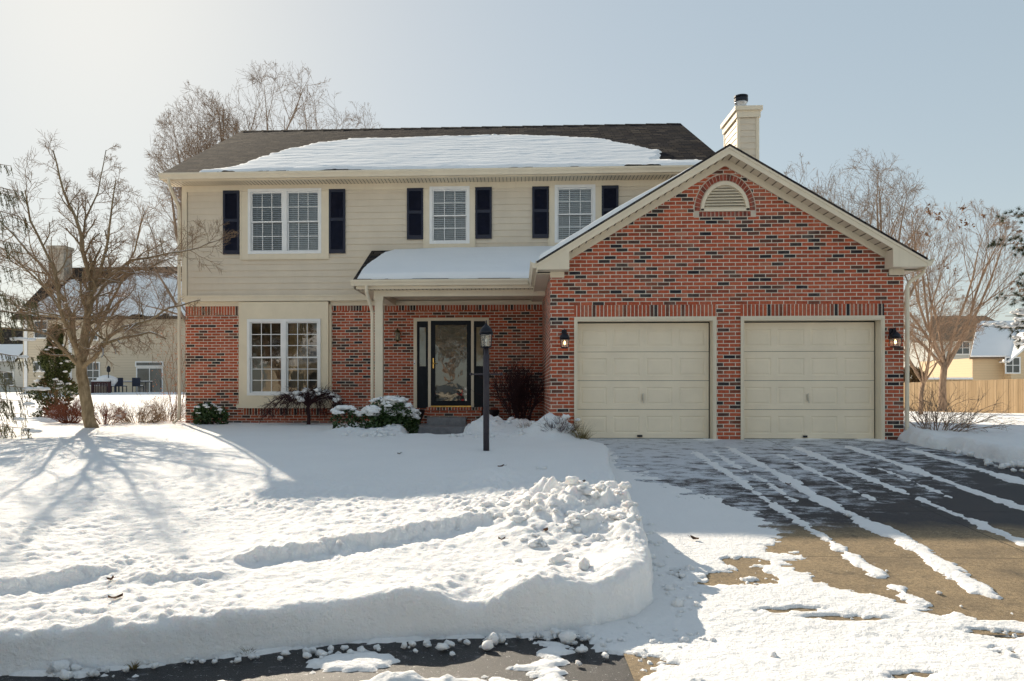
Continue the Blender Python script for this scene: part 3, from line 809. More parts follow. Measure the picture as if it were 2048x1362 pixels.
def lawn(X, Y):
    Z = lawn_z(Y)
    Z = Z + .05 * (fbm(X * .5, Y * .5, 3, 3) - .5)
    Z += furrow(X, Y, [(-4.6, 4.5), (-3.4, 4.86), (-2.77, 5.16)], .075, .5)
    Z += furrow(X, Y, [(-2.85, 5.0), (-2.4, 5.05), (-1.9, 5.15)], .03, .4)
    Z += furrow(X, Y, [(-2.13, 5.42), (-1.51, 5.72), (-.59, 6.5), (-.15, 6.75)], .085, .6)
    Z += .11 * gauss(X, Y, -.22, 8.6, .42, .55) + .03 * gauss(X, Y, -.3, 8.3, .8, .9)
    Z += .075 * gauss(X, Y, -.66, 4.70, .26, .3) + +.10 * gauss(X, Y, .14, 4.98, .26, .4) - .07 * gauss(X, Y, -.28, 4.82, .2, .35)
    Z += .09 * gauss(X, Y, .75, 5.35, .22, .35) + .05 * gauss(X, Y, .98, 6.2, .15, .5)
    # shovelled heap of clods
    hp = np.clip(1.15 * gauss(X, Y, .50, 7.35, .50, .55) + .75 * gauss(X, Y, .35, 6.55, .55, .45) + .7 * gauss(X, Y, .95, 6.7, .25, .9), 0, 1.2)
    clod = np.abs(fbm(X * 3.6, Y * 3.6, 41, 4, .55) - .5) * 2
    clod2 = 1 - np.abs(vnoise(X * 8, Y * 8, 45) - .5) * 2
    Z += hp * (.08 + .20 * clod + .045 * clod2)
    # mounds along the bed before the porch and by the garage corner
    bed = sstep(13.6, 14.6, Y) * (1 - sstep(15.3, 16.0, Y)) * sstep(-3.9, -3.3, X) * (1 - sstep(.3, 1.0, X))
    Z += bed * (.03 + .22 * np.clip(fbm(X * 1.7, Y * 1.7, 51, 4) - .33, 0, 1) + .16 * np.clip(fbm(X * 4.5, Y * 4.5, 53, 4, .6) - .48, 0, 1))
    Z += (.24 + .22 * fbm(X * 4, Y * 4, 52, 4)) * gauss(X, Y, .62, 13.35, .42, .5) + .14 * gauss(X, Y, .1, 14.5, .5, .8) + .12 * gauss(X, Y, -.65, 14.6, .3, .5)
    # cleared walk and porch
    walk = sstep(-2.22, -2.08, X + .12 * (fbm(Y * 4, X * 4, 8, 2) - .5)) * (1 - sstep(-1.12, -.95, X + .2 * (fbm(Y * 5, X * 5, 9, 2) - .5))) * sstep(13.75, 14.1, Y + .3 * (fbm(X * 5, Y * 5, 10, 2) - .5))
    slab = sstep(-2.75, -2.5, X + .2 * (fbm(Y * 3, X * 3, 12, 2) - .5)) * (1 - sstep(-.35, -.05, X + .2 * (fbm(Y * 3, X * 3, 13, 2) - .5))) * sstep(15.85, 16.0, Y)
    Z += .05 * (fbm(X * 7, Y * 7, 54, 3, .6) - .45) * sstep(12.4, 13.2, Y) * sstep(-.9, -.5, X) + .05 * (fbm(X * 7, Y * 7, 55, 3, .6) - .45) * bed
    Z = Z * (1 - walk) + walk * (-.12)
    Z = Z * (1 - slab) + slab * (-.05)
    # crusted lumps, finer toward the camera, calmer in the lee of the house
    crust = sstep(.3, .75, fbm(X * .8, Y * .8, 61, 3)) * .6 + .4
    near = 1 - sstep(8.2, 9.6, Y) * .93
    lump = fbm(X * 11, Y * 11, 62, 4, .6) - .5
    lump2 = np.clip(vnoise(X * 17, Y * 17, 66) - .55, 0, 1)
    lump3 = fbm(X * 24, Y * 24, 67, 2, .6) - .5
    Z += near * crust * (.056 * lump + .050 * lump2 + .026 * lump3)
    return Z
def lawn_edge(X, Y):
    s = sdf(X, Y, LAWN)
    return s + (fbm(X * 3, Y * 3, 71, 2) - .5) * .05 + (fbm(X * 14, Y * 14, 72, 2) - .5) * .018
xs = steps((-14.2, -7, .14), (-7, -3.2, .045), (-3.2, .6, .0185), (.6, 1.5, .014))
ys = steps((-.2, 3.6, .2), (3.6, 4.0, .03), (4.0, 5.5, .0125), (5.5, 7.6, .02), (7.6, 9.6, .035), (9.6, 13, .06), (13, 16.2, .04), (16.2, 19.2, .12))
X, Y = np.meshgrid(xs, ys)
S = lawn_edge(X, Y); Zl = lawn(X, Y); Zb = np.minimum(Dz(Y), Zl) - .05
S = S + (fbm(X * 30, Y * 30, 75, 2) - .5) * .012
edgew = .05 + .03 * fbm(X * 2, Y * 2, 73, 2)
prof = np.clip(S / edgew, -1, 1)
foot = np.clip((S + .05) / .06, 0, 1)
bevel = .10 + .25 * fbm(X * 3, Y * 3, 74, 2)
Zt = Zb + (Zl - Zb) * np.where(S > 0, (1 - bevel) * np.clip(S / .022, 0, 1) ** .8 * .85 + .15 * (1 - bevel) * np.clip(S / .04, 0, 1) + bevel * (1 - (1 - np.clip(S / .09, 0, 1)) ** 2), .10 * np.clip((S + .05) / .05, 0, 1) ** 1.5)
M['lawnsnow'] = snow_mat('lawn snow', 1.0, .9, 34, 110, (.865, .86, .855), .45)
snow_lawn = field('snow_lawn', xs, ys, Zt, M['lawnsnow'], S > -.12)
tag(snow_lawn, 'deep white snow covering the front lawn with a cut edge along the street', 'snow', kind='structure')

# right-hand snow bank and side yard
RB_ = [(6.62, 14.2), (6.56, 13.62), (6.55, 13.3), (6.72, 12.4), (6.95, 11.2), (7.15, 10.2), (7.35, 8.5), (7.5, 6), (7.5, 3), (14.6, 3), (14.6, 20), (6.62, 20)]
xs = steps((6.3, 8.6, .03), (8.6, 14.2, .1)); ys = steps((3.0, 9, .08), (9, 14.5, .04), (14.5, 19.2, .15))
X, Y = np.meshgrid(xs, ys)
S = sdf(X, Y, RB_) + (fbm(X * 3, Y * 3, 171, 3) - .5) * .22
Zr = Dz(Y) + .13 + .05 * sstep(13, 17, Y) - .08 * sstep(15, 18, Y) + .04 * (fbm(X * .6, Y * .6, 5, 3) - .5)
Zr += (.05 + .22 * fbm(X * 2.6, Y * 2.6, 172, 4)) * np.exp(-np.maximum(S, 0) / .55) * .8
Zr += .01 * (fbm(X * 12, Y * 12, 173, 3) - .5)
Zb = Dz(Y) - .05
Zt = Zb + (Zr - Zb) * (1 - (1 - np.clip(S / .22, 0, 1)) ** 2)
o = field('snow_bank', xs, ys, Zt, M['lawnsnow'], S > -.08)
tag(o, 'shovelled snow bank and snowy side yard right of the driveway', 'snow', kind='structure')

# far and surrounding snow-covered land, one sheet to the horizon
def far_z(X, Y):
    zl = np.interp(Y, [18, 30, 46, 60], [.1, .2, .62, .68]); zr = np.interp(Y, [18, 48, 60], [.1, -.48, -.5])
    t = sstep(-8, 8, X); Z = zl * (1 - t) + zr * t
    Z = np.where(Y < 18, lawn_z(np.clip(Y, 0, 18)), Z)
    Z = np.where(X > 6, np.where(Y < 18, Dz(np.clip(Y, 0, 13.6)) + .12, Z), Z)
    Z = Z + .06 * (fbm(X * .25, Y * .25, 90, 3) - .5) * sstep(19, 24, np.abs(Y - 8) + 8)
    Z = Z + .01 * (fbm(X * 2.2, Y * 2.2, 91, 3) - .5)
    road = sstep(-9.2, -8.6, Y) * (1 - sstep(3.2, 3.6, Y)); Z = Z * (1 - road) + road * -.80
    Z = np.where(Y < -9.2, -.48 + .05 * fbm(X * .4, Y * .4, 92, 2), Z)
    lot = sstep(-13.9, -13.5, X) * (1 - sstep(13.5, 13.9, X)) * sstep(.5, 1.5, Y) * (1 - sstep(18.5, 18.9, Y))
    return Z - lot * 1.0 - .02
xs = steps((-700, -100, 60), (-100, -30, 5), (-30, -14, 1), (-14, -13, .1), (-13, 13, 1), (13, 14, .1), (14, 40, 1), (40, 100, 5), (100, 700, 60))
ys = steps((-300, -60, 30), (-60, -12, 4), (-12, 4, .3), (4, 18, 1), (18, 19.5, .1), (19.5, 60, .7), (60, 120, 6), (120, 1500, 120))
o = field('snow_ground', xs, ys, far_z, snow_mat('far snow', .3, .2, 3, 14))
tag(o, 'flat snow covered ground around and behind the house', 'snow', kind='structure')

# street asphalt
m = N('wet asphalt')
g = m.noise(260, 3, .8); c = m.ramp(g, [(.35, (.003, .004, .006)), (.62, (.011, .011, .014)), (.74, (.06, .058, .055))])
fr = m.ramp(m.noise(7, 6, .7, m.mapping((1, 2.2, 1))), [(.60, 0.0), (.70, .5)])
sp = m.ramp(m.noise(60, 3, .7), [(.66, 0.0), (.70, .8)])
c = m.mix(m.math('MAXIMUM', m.math('MULTIPLY', fr, m.ramp(g, [(.45, 0.0), (.55, 1.0)])), sp), c, (.75, .76, .8))
M['asphalt'] = m.done(c, m.ramp(g, [(.3, .35), (.7, .8)]), m.bump(g, .6, .006))
o = field('street', steps((-60, -4, 8), (-4, 3, .5), (3, 60, 8)), steps((-9, 4.9, .5), ), lambda X, Y: np.full(X.shape, -.690), M['asphalt'])
tag(o, 'wet dark asphalt of the street, partly cleared of snow', 'street', kind='structure')
# driveway slab
m = N('exposed aggregate driveway')
g = m.noise(150, 3, .85); g2 = m.noise(55, 3, .7)
c = m.ramp(g, [(.32, (.09, .065, .036)), (.48, (.27, .195, .11)), (.6, (.40, .30, .175)), (.72, (.62, .52, .37))])
c = m.mix(m.ramp(m.noise(1.6, 6, .7), [(.42, 0.0), (.66, .62)]), c, (.12, .092, .06), 'MIX')
c = m.mix(.8, c, m.ramp(m.noise(32, 4, .8), [(.36, .62), (.5, .95), (.66, 1.3)]), 'MULTIPLY')
c = m.mix(m.ramp(m.noise(5, 7, .75), [(.56, 0.0), (.66, .6)]), c, (.055, .045, .034), 'MIX')
c = m.mix(m.ramp(m.noise(48, 3, .75), [(.69, 0.0), (.72, .9)]), c, (.8, .8, .8), 'MIX')
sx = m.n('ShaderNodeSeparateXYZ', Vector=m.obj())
drive_shade = m.ramp(m.math('ADD', m.math('MULTIPLY', sx.outputs['Y'], .1), m.math('MULTIPLY', m.noise(3, 4), .06)), [(.765, 0.0), (.815, .9)])  # house shadow painted into the slab colour, dark navy from its edge to the doors
c = m.mix(drive_shade, c, (.028, .031, .042))
# wind-blown dusting, streaks lying across the drive, thicker in the shaded part by the doors
st = m.noise(1.0, 8, .72, m.mapping((3.2, 5.5, 1)))
ff = m.noise(75, 4, .8)
zone = m.ramp(m.math('ADD', m.math('MULTIPLY', sx.outputs['Y'], .1), m.math('MULTIPLY', sx.outputs['X'], -.085)), [(.38, 0.0), (.52, .175), (.75, .27), (1.0, .34)])
du = m.ramp(m.math('ADD', m.math('ADD', m.math('MULTIPLY', st, .8), m.math('MULTIPLY', ff, .28)), zone), [(.74, 0.0), (.86, .8)])
c = m.mix(du, c, (.74, .77, .82))
j = m.math('LESS_THAN', m.math('ABSOLUTE', m.math('SUBTRACT', sx.outputs['X'], 4.36)), .006)
j2 = m.math('LESS_THAN', m.math('ABSOLUTE', m.math('SUBTRACT', sx.outputs['Y'], 8.28)), .008)
j3 = m.math('LESS_THAN', m.math('ABSOLUTE', m.math('SUBTRACT', sx.outputs['Y'], 6.6)), .005)
jj = m.math('MAXIMUM', m.math('MAXIMUM', j, j2), j3)
c = m.mix(m.math('MULTIPLY', jj, .8), c, (.01, .01, .01))
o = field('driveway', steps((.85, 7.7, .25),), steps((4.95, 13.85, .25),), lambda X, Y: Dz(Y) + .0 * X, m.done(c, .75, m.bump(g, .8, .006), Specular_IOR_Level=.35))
tag(o, 'brown exposed aggregate concrete driveway before the garage doors', 'driveway', kind='structure')
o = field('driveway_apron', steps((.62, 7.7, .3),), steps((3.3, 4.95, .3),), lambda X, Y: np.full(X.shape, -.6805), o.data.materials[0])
tag(o, 'apron of the driveway at the street', 'driveway', kind='structure')

# ---- thin trodden / blown snow on drive and street, real relief
xs = steps((-3.6, .5, .022), (.5, 4, .016), (4, 7.8, .03)); ys = steps((3.3, 5.6, .0145), (5.6, 8.3, .022), (8.3, 13.8, .045))
X, Y = np.meshgrid(xs, ys)
n1 = fbm(X * 1.3, Y * 1.3, 201, 5, .55) - .5; n2 = fbm(X * 5, Y * 7, 202, 4, .6) - .5; n3 = fbm(X * 16, Y * 22, 203, 3, .6) - .5
ns = fbm(X * 1.4, Y * 9, 204, 4, .6) - .5
Xb = np.interp(Y, [3, 4.9, 5.08, 5.15, 5.4, 5.8, 6.25, 7, 7.9, 8.4, 9.3, 10.5, 12, 13.8], [12, 12, 6.5, 3.15, 2.8, 2.42, 2.35, 2.25, 2.45, 2.35, 2.2, 1.75, 1.45, 1.3])
P = (Xb - X) * 2.2 + n1 * 1.0 + n2 * .9 + n3 * .3
P = np.minimum(P, .9)
shade = sstep(8.2, 9.5, Y)
P = P - shade * (.55 + 1.6 * (fbm(X * 3, Y * 5, 206, 5, .65) - .5) * 1.8)
for x, y, sx_, sy_, a in ((1.86, 6.42, .13, .12, 1.9), (1.60, 5.97, .2, .12, 2.0), (1.84, 6.02, .10, .12, 1.8), (1.70, 5.30, .10, .035, 1.9), (1.98, 5.33, .09, .03, 1.8), (2.2, 5.18, .22, .035, 1.6), (3.0, 4.98, .12, .05, 1.9), (3.45, 4.95, .3, .07, 2.0), (2.87, 4.66, .06, .10, 1.7), (1.25, 6.1, .1, .1, 1.3), (1.22, 5.75, .07, .07, 1.2), (3.9, 4.7, .3, .05, 1.5),
                         (.66, 4.36, .17, .10, 2.2), (.06, 4.20, .22, .05, 2.0), (2.1, 4.25, .2, .05, 1.4)):
    P -= a * gauss(X, Y, x, y, sx_ * 1.25, sy_ * 1.3) * np.clip(1 + 5 * n2 + 3 * n3, 0, 2)
def streak(xc, y0, y1, w, seed, amp=1.0):
    xw = xc + .05 * (fbm(Y * .7 + seed, Y * 0, seed, 2) - .5) * 2 + .02 * (fbm(X * 0, Y * 6, seed, 2) - .5) * 2
    ww = w * (.12 + 1.9 * fbm(Y * 1.6, Y * 0 + seed, seed + 1, 4, .65))
    return amp * (ww - np.abs(X - xw)) / .06 * sstep(y0 - .1, y0 + .25, Y) * (1 - sstep(y1 - .4, y1 + .2, Y)) - .6 * (1 - sstep(y0, y0 + .3, Y) * (1 - sstep(y1 - .3, y1, Y))) + n2 * 2.0 + n3 * 1.7 - 2.5 * (1 - sstep(y0 - .1, y0 + .1, Y) * (1 - sstep(y1 - .1, y1 + .1, Y)))
T_ = np.maximum.reduce([streak(2.80, 5.95, 12.3, .045, 5), streak(3.46, 5.55, 12.8, .085, 6) + .8 * gauss(X, Y, 3.36, 6.0, .12, .5), streak(2.83, 5.33, 5.95, .07, 7) + .4 * gauss(X, Y, 2.92, 5.45, .12, .12), streak(3.36, 5.06, 5.45, .03, 8),
    streak(4.52, 6.3, 12.9, .06, 9), streak(5.42, 8.25, 13.0, .075, 10), streak(6.28, 8.0, 12.8, .08, 11), streak(4.0, 8.6, 12.2, .035, 12, .8), streak(3.1, 8.5, 12.5, .03, 14, .8), streak(4.95, 8.8, 11, .03, 15, .7)])
sc_ = np.clip(np.abs(ns) * 3.2 + n2 * .8 - .55 - .25 * (1 - sstep(12.3, 13.5, Y)) - .3 * sstep(3.3, 4.6, X), -1, .5) * sstep(8.4, 9.2, Y)
sc_ = np.where(Y < 8.4, -1, sc_)
drift = 1.4 * gauss(X, Y, 5.15, 13.72, .35, .12) + 1.3 * gauss(X, Y, 6.15, 13.7, .3, .2) + 1.2 * gauss(X, Y, 3.35, 13.6, .3, .15) - .55 + n2
joint = np.where(X > 1.9, (.012 - np.abs(Y - 5.10)) / .02, -1) + .25 * n2
P = np.maximum.reduce([P, T_, drift, joint])
# the street at the left foot of the picture: mostly bare with patches
stz = (X < .62 + .0 * Y) | (Y < 3.2)
Q = n1 * 2.2 + n2 * 1.2 + n3 * .5 - .52 + 1.3 * gauss(X, Y, -.95, 4.30, .22, .16) + .9 * gauss(X, Y, -2.3, 4.05, .5, .06) + .9 * gauss(X, Y, .2, 4.5, .12, .25) + 1.5 * sstep(.35, .62, X - .1 * n1) * sstep(4.45, 4.6, Y)
Q -= 2.0 * gauss(X, Y, -.3, 4.55, .25, .15) + 1.2 * gauss(X, Y, -1.6, 4.2, .3, .15)
ft = sdf(X, Y, LAWN)
Q += .8 * np.exp(-np.abs(ft) / .035)
wgt = sstep(.45, .85, X)
P = np.where(Y < 5.6, P * wgt + Q * (1 - wgt), P)
P += .9 * np.exp(-np.abs(ft) / .10) * (X > .4)
ridge = sstep(0, 1, 1.0 - np.abs(Y - 3.86) / .20) * sstep(-1.05, -.72, X + .1 * n1)
lumps = fbm(X * 9, Y * 9, 220, 4, .6); lp2 = np.clip(vnoise(X * 22, Y * 22, 221) - .5, 0, 1)
ridge_h = ridge * (.02 + .085 * lumps + .05 * gauss(X, Y, -.55, 3.86, .22, .3) + .035 * gauss(X, Y, 1.0, 3.9, .3, .3) + .02 * lp2)
thick = np.clip(P, 0, 1) ** .7 * (.006 + .008 * (lumps) + .010 * lp2) + .004 * np.clip(P * 3, 0, 1)
rough = sstep(.2, .8, fbm(X * .9, Y * .9, 230, 2)) * (1 - sstep(5.0, 6.5, Y)) + .25
thick += np.clip(P, 0, 1) * rough * (.016 * (fbm(X * 13, Y * 13, 231, 3, .6) - .35))
base = np.where(Y < 4.8, -.68, Dz(Y))
Z = np.where(P > 0, base + .002 + np.maximum(thick, .002), base - .012 + np.clip(P, -.6, 0) * .02)
Z = np.where(ridge > .02, np.maximum(Z, base - .01 + ridge_h), Z)
keep = (P > -.25) | (ridge > .02)
# tyre-print trace and a boot scuff pressed in
Z -= .006 * np.exp(-((X - (1.50 + .02 * (Y - 7))) / .05) ** 2) * (np.sin(Y * 90) > 0) * sstep(6.3, 6.5, Y) * (1 - sstep(7.9, 8.1, Y)) * (P > .4)
keep &= (lawn_edge(X, Y) < .12)
M['thinsnow'] = snow_mat('trodden thin snow', .9, .8, 30, 110, (.86, .855, .85))
o = field('driveway_snow', xs, ys, Z, M['thinsnow'], keep)
tag(o, 'thin trodden snow and shovel streaks left on the driveway and street', 'snow', kind='structure')
# loose clods
rr = random.Random(5); mb = MB()
def gz(x, y): return float(Dz(y)) if y > 4.8 else -.68
for k in range(330):
    t = rr.random()
    if t < .35: y = rr.uniform(5.1, 7.6); x = 1.06 + abs(rr.gauss(0, .13))
    elif t < .55: x = rr.uniform(.3, 1.2); y = 4.72 + rr.gauss(0, .14)
    elif t < .8: x = rr.uniform(-2.6, .7); y = 4.85 + min(0, (x - .2)) * .28 - abs(rr.gauss(.05, .06))
    elif t < .88: x = rr.uniform(1.1, 3.6); y = rr.uniform(4.2, 9)
    else: continue
    r = min(.045, .007 + abs(rr.gauss(0, .012)))
    mb.blob((x, y, gz(x, y) + r * .7), (r * rr.uniform(.8, 1.5), r, r * rr.uniform(.7, 1)), k, 0, .22)
for k in range(150):
    a = rr.gauss(0, 1); x = .45 + a * .38; y = 6.9 + rr.gauss(0, .65)
    if x > 1.0: continue
    z = float(lawn(np.array([[x]]), np.array([[y]]))[0, 0]); r = min(.06, .012 + abs(rr.gauss(0, .022)))
    mb.blob((x, y, z + r * .2), (r * rr.uniform(.8, 1.6), r * rr.uniform(.8, 1.2), r * rr.uniform(.6, .9)), k, 1, .25)
for k in range(90):
    x = rr.choice((rr.uniform(-3.2, -2.1), rr.uniform(-1.2, .9))); y = rr.uniform(13.0, 15.4); r = rr.uniform(.015, .055); z = float(lawn(np.array([[x]]), np.array([[y]]))[0, 0])
    mb.blob((x, y, z + r * .25), (r * 1.3, r, r * .8), k, 1, .28)
for k in range(70):
    x = rr.uniform(6.7, 7.3); y = rr.uniform(10.5, 13.6); r = rr.uniform(.02, .06)
    mb.blob((x - .1, y, gz(x, y) + r * .5), (r, r, r * .8), k, 0, .25)
o = mb.build('snow_clods', M['lawnsnow'], None, True); tag(o, 'loose lumps of snow scattered along the shovelled edges', 'snow lumps', kind='stuff')

# ================================================================== SNOW ON THE ROOFS
def slope_snow(name, poly, x0, x1, y0, y1, step, plane, thick, label, ripple=.012, edge=.05, rag=.12):
    xs = steps((x0, x1, step)); ys = steps((y0, y1, step)); X, Y = np.meshgrid(xs, ys)
    s = sdf(X, Y, poly) + (fbm(X * 1.2, Y * 3, 301, 4) - .5) * rag * 2 + (fbm(X * 3, Y * 14, 302, 3) - .5) * rag
    pr = 1 - (1 - np.clip(s / edge, 0, 1)) ** 2
    t = thick * (.75 + .5 * fbm(X * .8, Y * .8, 303, 3)) + ripple * (fbm(X * 1.6, Y * 9, 304, 4, .6) - .5) * 2.2
    Z = plane(X, Y) + np.where(s > 0, np.maximum(t, .012) * pr + .004, -.02)
    o = field(name, xs, ys, Z, M['roofsnow'], s > -.06)
    return tag(o, label, 'roof snow', kind='stuff')
poly = [(-7.3, 17.33), (-7.114, 17.42), (-6.676, 17.86), (-6.394, 18.5), (-6.156, 19.3), (-5.8, 19.9), (-5.371, 20.4), (-4.64, 20.85), (-3.51, 20.9), (-1.864, 20.95), (-.496, 21.05), (.87, 20.9), (2.155, 20.25), (2.936, 19.4), (3.45, 18.8), (3.4, 18.1), (3.1, 17.75), (4.6, 17.62), (4.6, 17.33)]
slope_snow('roof_snow', poly, -7.5, 4.72, 17.25, 21.4, .045, lambda X, Y: EZ + (Y - EY) * SL, .05, 'large patch of snow lying across the upper roof', .011, .05, .2)
poly = [(-3.36, 15.80), (-3.36, 16.3), (-3.25, 16.9), (-3.1, 17.4), (-2.9, 17.66), (-2.2, 17.74), (2.0, 17.75), (2.0, 15.79)]
slope_snow('roof_snow', poly, -3.5, 1.2, 15.70, 17.77, .03, lambda X, Y: PZ + (Y - PE) * PS, .10, 'smooth thick blanket of snow on the low porch roof', .004, .10, .035)
poly = [(.36, 13.30), (3.0, 13.30), (2.7, 14.2), (2.4, 16), (2.0, 21), (.36, 21)]
xs = steps((.3, 3.3, .04)); ys = steps((13.27, 13.5, .02), (13.5, 22, .25)); X, Y = np.meshgrid(xs, ys)
s = sdf(X, Y, poly) + (fbm(X * 2, Y * 2, 320, 3) - .5) * .06
tt = .075 * (1 - sstep(1.6, 3.0, X)) + .012
o = field('roof_snow', xs, ys, GE + (X - RX0) * GS + np.where(s > 0, tt * (.9 + .25 * fbm(X * 1.4, Y * 1.4, 321, 3)) * (1 - (1 - np.clip(s / .04, 0, 1)) ** 2) + .008, -.02), M['roofsnow'], s > -.05)
tag(o, 'thin strip of snow on the left slope of the garage roof', 'roof snow', kind='stuff')
# ================================================================== LAMPS AND SMALL THINGS
_c, _s = math.cos(YAW), math.sin(YAW)
def at(px, py, Y):
    """the point at depth Y that the photograph shows at (px, py)"""
    u = (px - 959.75) / 1525; x = Y * (u * _c - _s) / (_c + u * _s)
    return Vector((x, Y, .87 + (780 - py) / 1525 * (Y * _c - x * _s)))
def loc(mb, name, mat, parent, smooth=False):
    return mb.build(name, mat, parent, smooth)
# post lamp
lp = empty('post_lamp', (-.46, 11.05, -.12)); tag(lp, 'post lamp with a dark bronze pole and glass lantern standing in the snowy lawn', 'lamp post')
loc(MB().lathe((0, 0, 0), [(.045, 0), (.045, 1.50), (.038, 1.505), (.038, 1.60)], 16), 'pole', M['postmetal'], lp, True)
mb = MB().tube([(-.22, 0, 1.22), (.22, 0, 1.22)], .011, 8)
for x in (-.22, .22): mb.blob((x, 0, 1.22), (.022, .022, .022), 0, 1, 0)
loc(mb, 'ladder_bar', M['postmetal'], lp, True)
def lantern(parent, cx, cy, z, w, h, mat, bulb, n=4, topscale=1.0):
    """square lantern standing on z: base, corner bars, panes, domed roof, finial"""
    q = w / 2 * math.sqrt(2)
    b = MB().lathe((cx, cy, z), [(q * .55, 0), (q * .86, .012), (q * .86, .022)], 4)
    for sx in (-1, 1):
        for sy in (-1, 1):
            x0, y0, x1, y1 = cx + sx * w * .42, cy + sy * w * .42, cx + sx * w * .5, cy + sy * w * .5
            b.tube([(x0, y0, z + .02), (x1, y1, z + h)], .005, 4)
    b.lathe((cx, cy, z + h), [(q * 1.12, 0), (q * 1.18, .010), (q * 1.0, .018)], 4)
    body = loc(b, 'lantern_frame', mat, parent)
    g = MB()
    lo, hi = w * .415, w * .485
    for k in range(4):
        a = math.pi / 2 * k; R = lambda x, y: (cx + x * math.cos(a) - y * math.sin(a), cy + x * math.sin(a) + y * math.cos(a))
        g.poly([(*R(-lo, -lo), z + .022), (*R(lo, -lo), z + .022), (*R(hi, -hi), z + h), (*R(-hi, -hi), z + h)])
    loc(g, 'pane', M['lglass'], parent)
    t = MB().lathe((cx, cy, z + h + .018), [(w * .62, 0), (w * .60, .03 * topscale), (w * .50, .07 * topscale), (w * .30, .105 * topscale), (w * .14, .125 * topscale), (w * .12, .14 * topscale)], 16)
    t.lathe((cx, cy, z + h + .018 + .14 * topscale), [(.008, 0), (.016, .012), (.008, .024), (.012, .034), (.003, .06)], 10)
    loc(t, 'lantern_roof', mat, parent, True)
    loc(MB().lathe((cx, cy, z + .022), [(.010, 0), (.010, h * .3)], 8), 'candle', M['white'], parent, True)
    loc(MB().lathe((cx, cy, z + .022 + h * .3), [(.008, 0), (.017, .015), (.019, .03), (.012, .05), (.003, .07)], 12), 'bulb', bulb, parent, True)
lantern(lp, 0, 0, 1.60, .165, .19, M['blackmetal'], M['bulboff'])
for x, lab in ((.82, 'lit black wall lantern on the brick between the porch corner and the left garage door'), (6.49, 'lit black wall lantern on the brick at the right end of the garage')):
    wl = empty('wall_lantern', (x, 13.6, 1.60)); tag(wl, lab, 'wall lantern', 'black lanterns beside the garage doors')
    loc(MB().box(-.045, .045, -.022, -.002, .13, .34), 'back_plate', M['blackmetal'], wl)
    loc(MB().tube([(0, -.02, .26), (0, -.05, .33), (0, -.10, .335), (0, -.13, .30), (0, -.13, .27)], .009, 6), 'arm', M['blackmetal'], wl, True)
    lantern(wl, 0, -.13, 0, .145, .155, M['blackmetal'], M['bulb'], 4, .85)
pl = empty('wall_lantern', (-2.83, 17.9, 2.0)); tag(pl, 'small aged brass lantern on the porch wall left of the front door', 'wall lantern')
loc(MB().box(-.04, .04, -.02, -.002, .10, .28), 'back_plate', M['greybrass'], pl)
mb = MB().lathe((0, -.09, .02), [(.008, -.03), (.02, -.015), (.035, 0), (.06, .02), (.06, .03)], 8)
for k in range(8):
    a = math.pi / 4 * (k + .5); mb.tube([(.057 * math.cos(a), -.09 + .057 * math.sin(a), .05), (.066 * math.cos(a), -.09 + .066 * math.sin(a), .22)], .004, 4)
mb.lathe((0, -.09, .22), [(.075, 0), (.075, .012), (.05, .04), (.03, .06), (.012, .075), (.02, .09), (.004, .11)], 8); mb.tube([(0, -.02, .24), (0, -.06, .27)], .008, 6)
loc(mb, 'lantern_frame', M['greybrass'], pl)
loc(MB().lathe((0, -.09, .05), [(.052, 0), (.060, .17)], 8), 'pane', M['lglass'], pl)
loc(MB().lathe((0, -.09, .06), [(.008, 0), (.018, .03), (.003, .08)], 8), 'bulb', plain('unlit amber bulb', (.8, .65, .3), .3), pl, True)
M['planter'] = plain('dark planter', (.02, .012, .014), .5, .2)
for x, lab in ((-2.33, 'dark urn at the left of the front step'), (-.62, 'dark urn at the right of the front step behind the lamp post')):
    p = MB().lathe((0, 0, 0), [(.12, 0), (.10, .04), (.13, .10), (.19, .24), (.205, .31), (.19, .33), (.17, .31)], 18).build('planter', M['planter'], None, True)
    p.location = (x, 17.35, .09); tag(p, lab, 'planter', 'urns beside the front step')
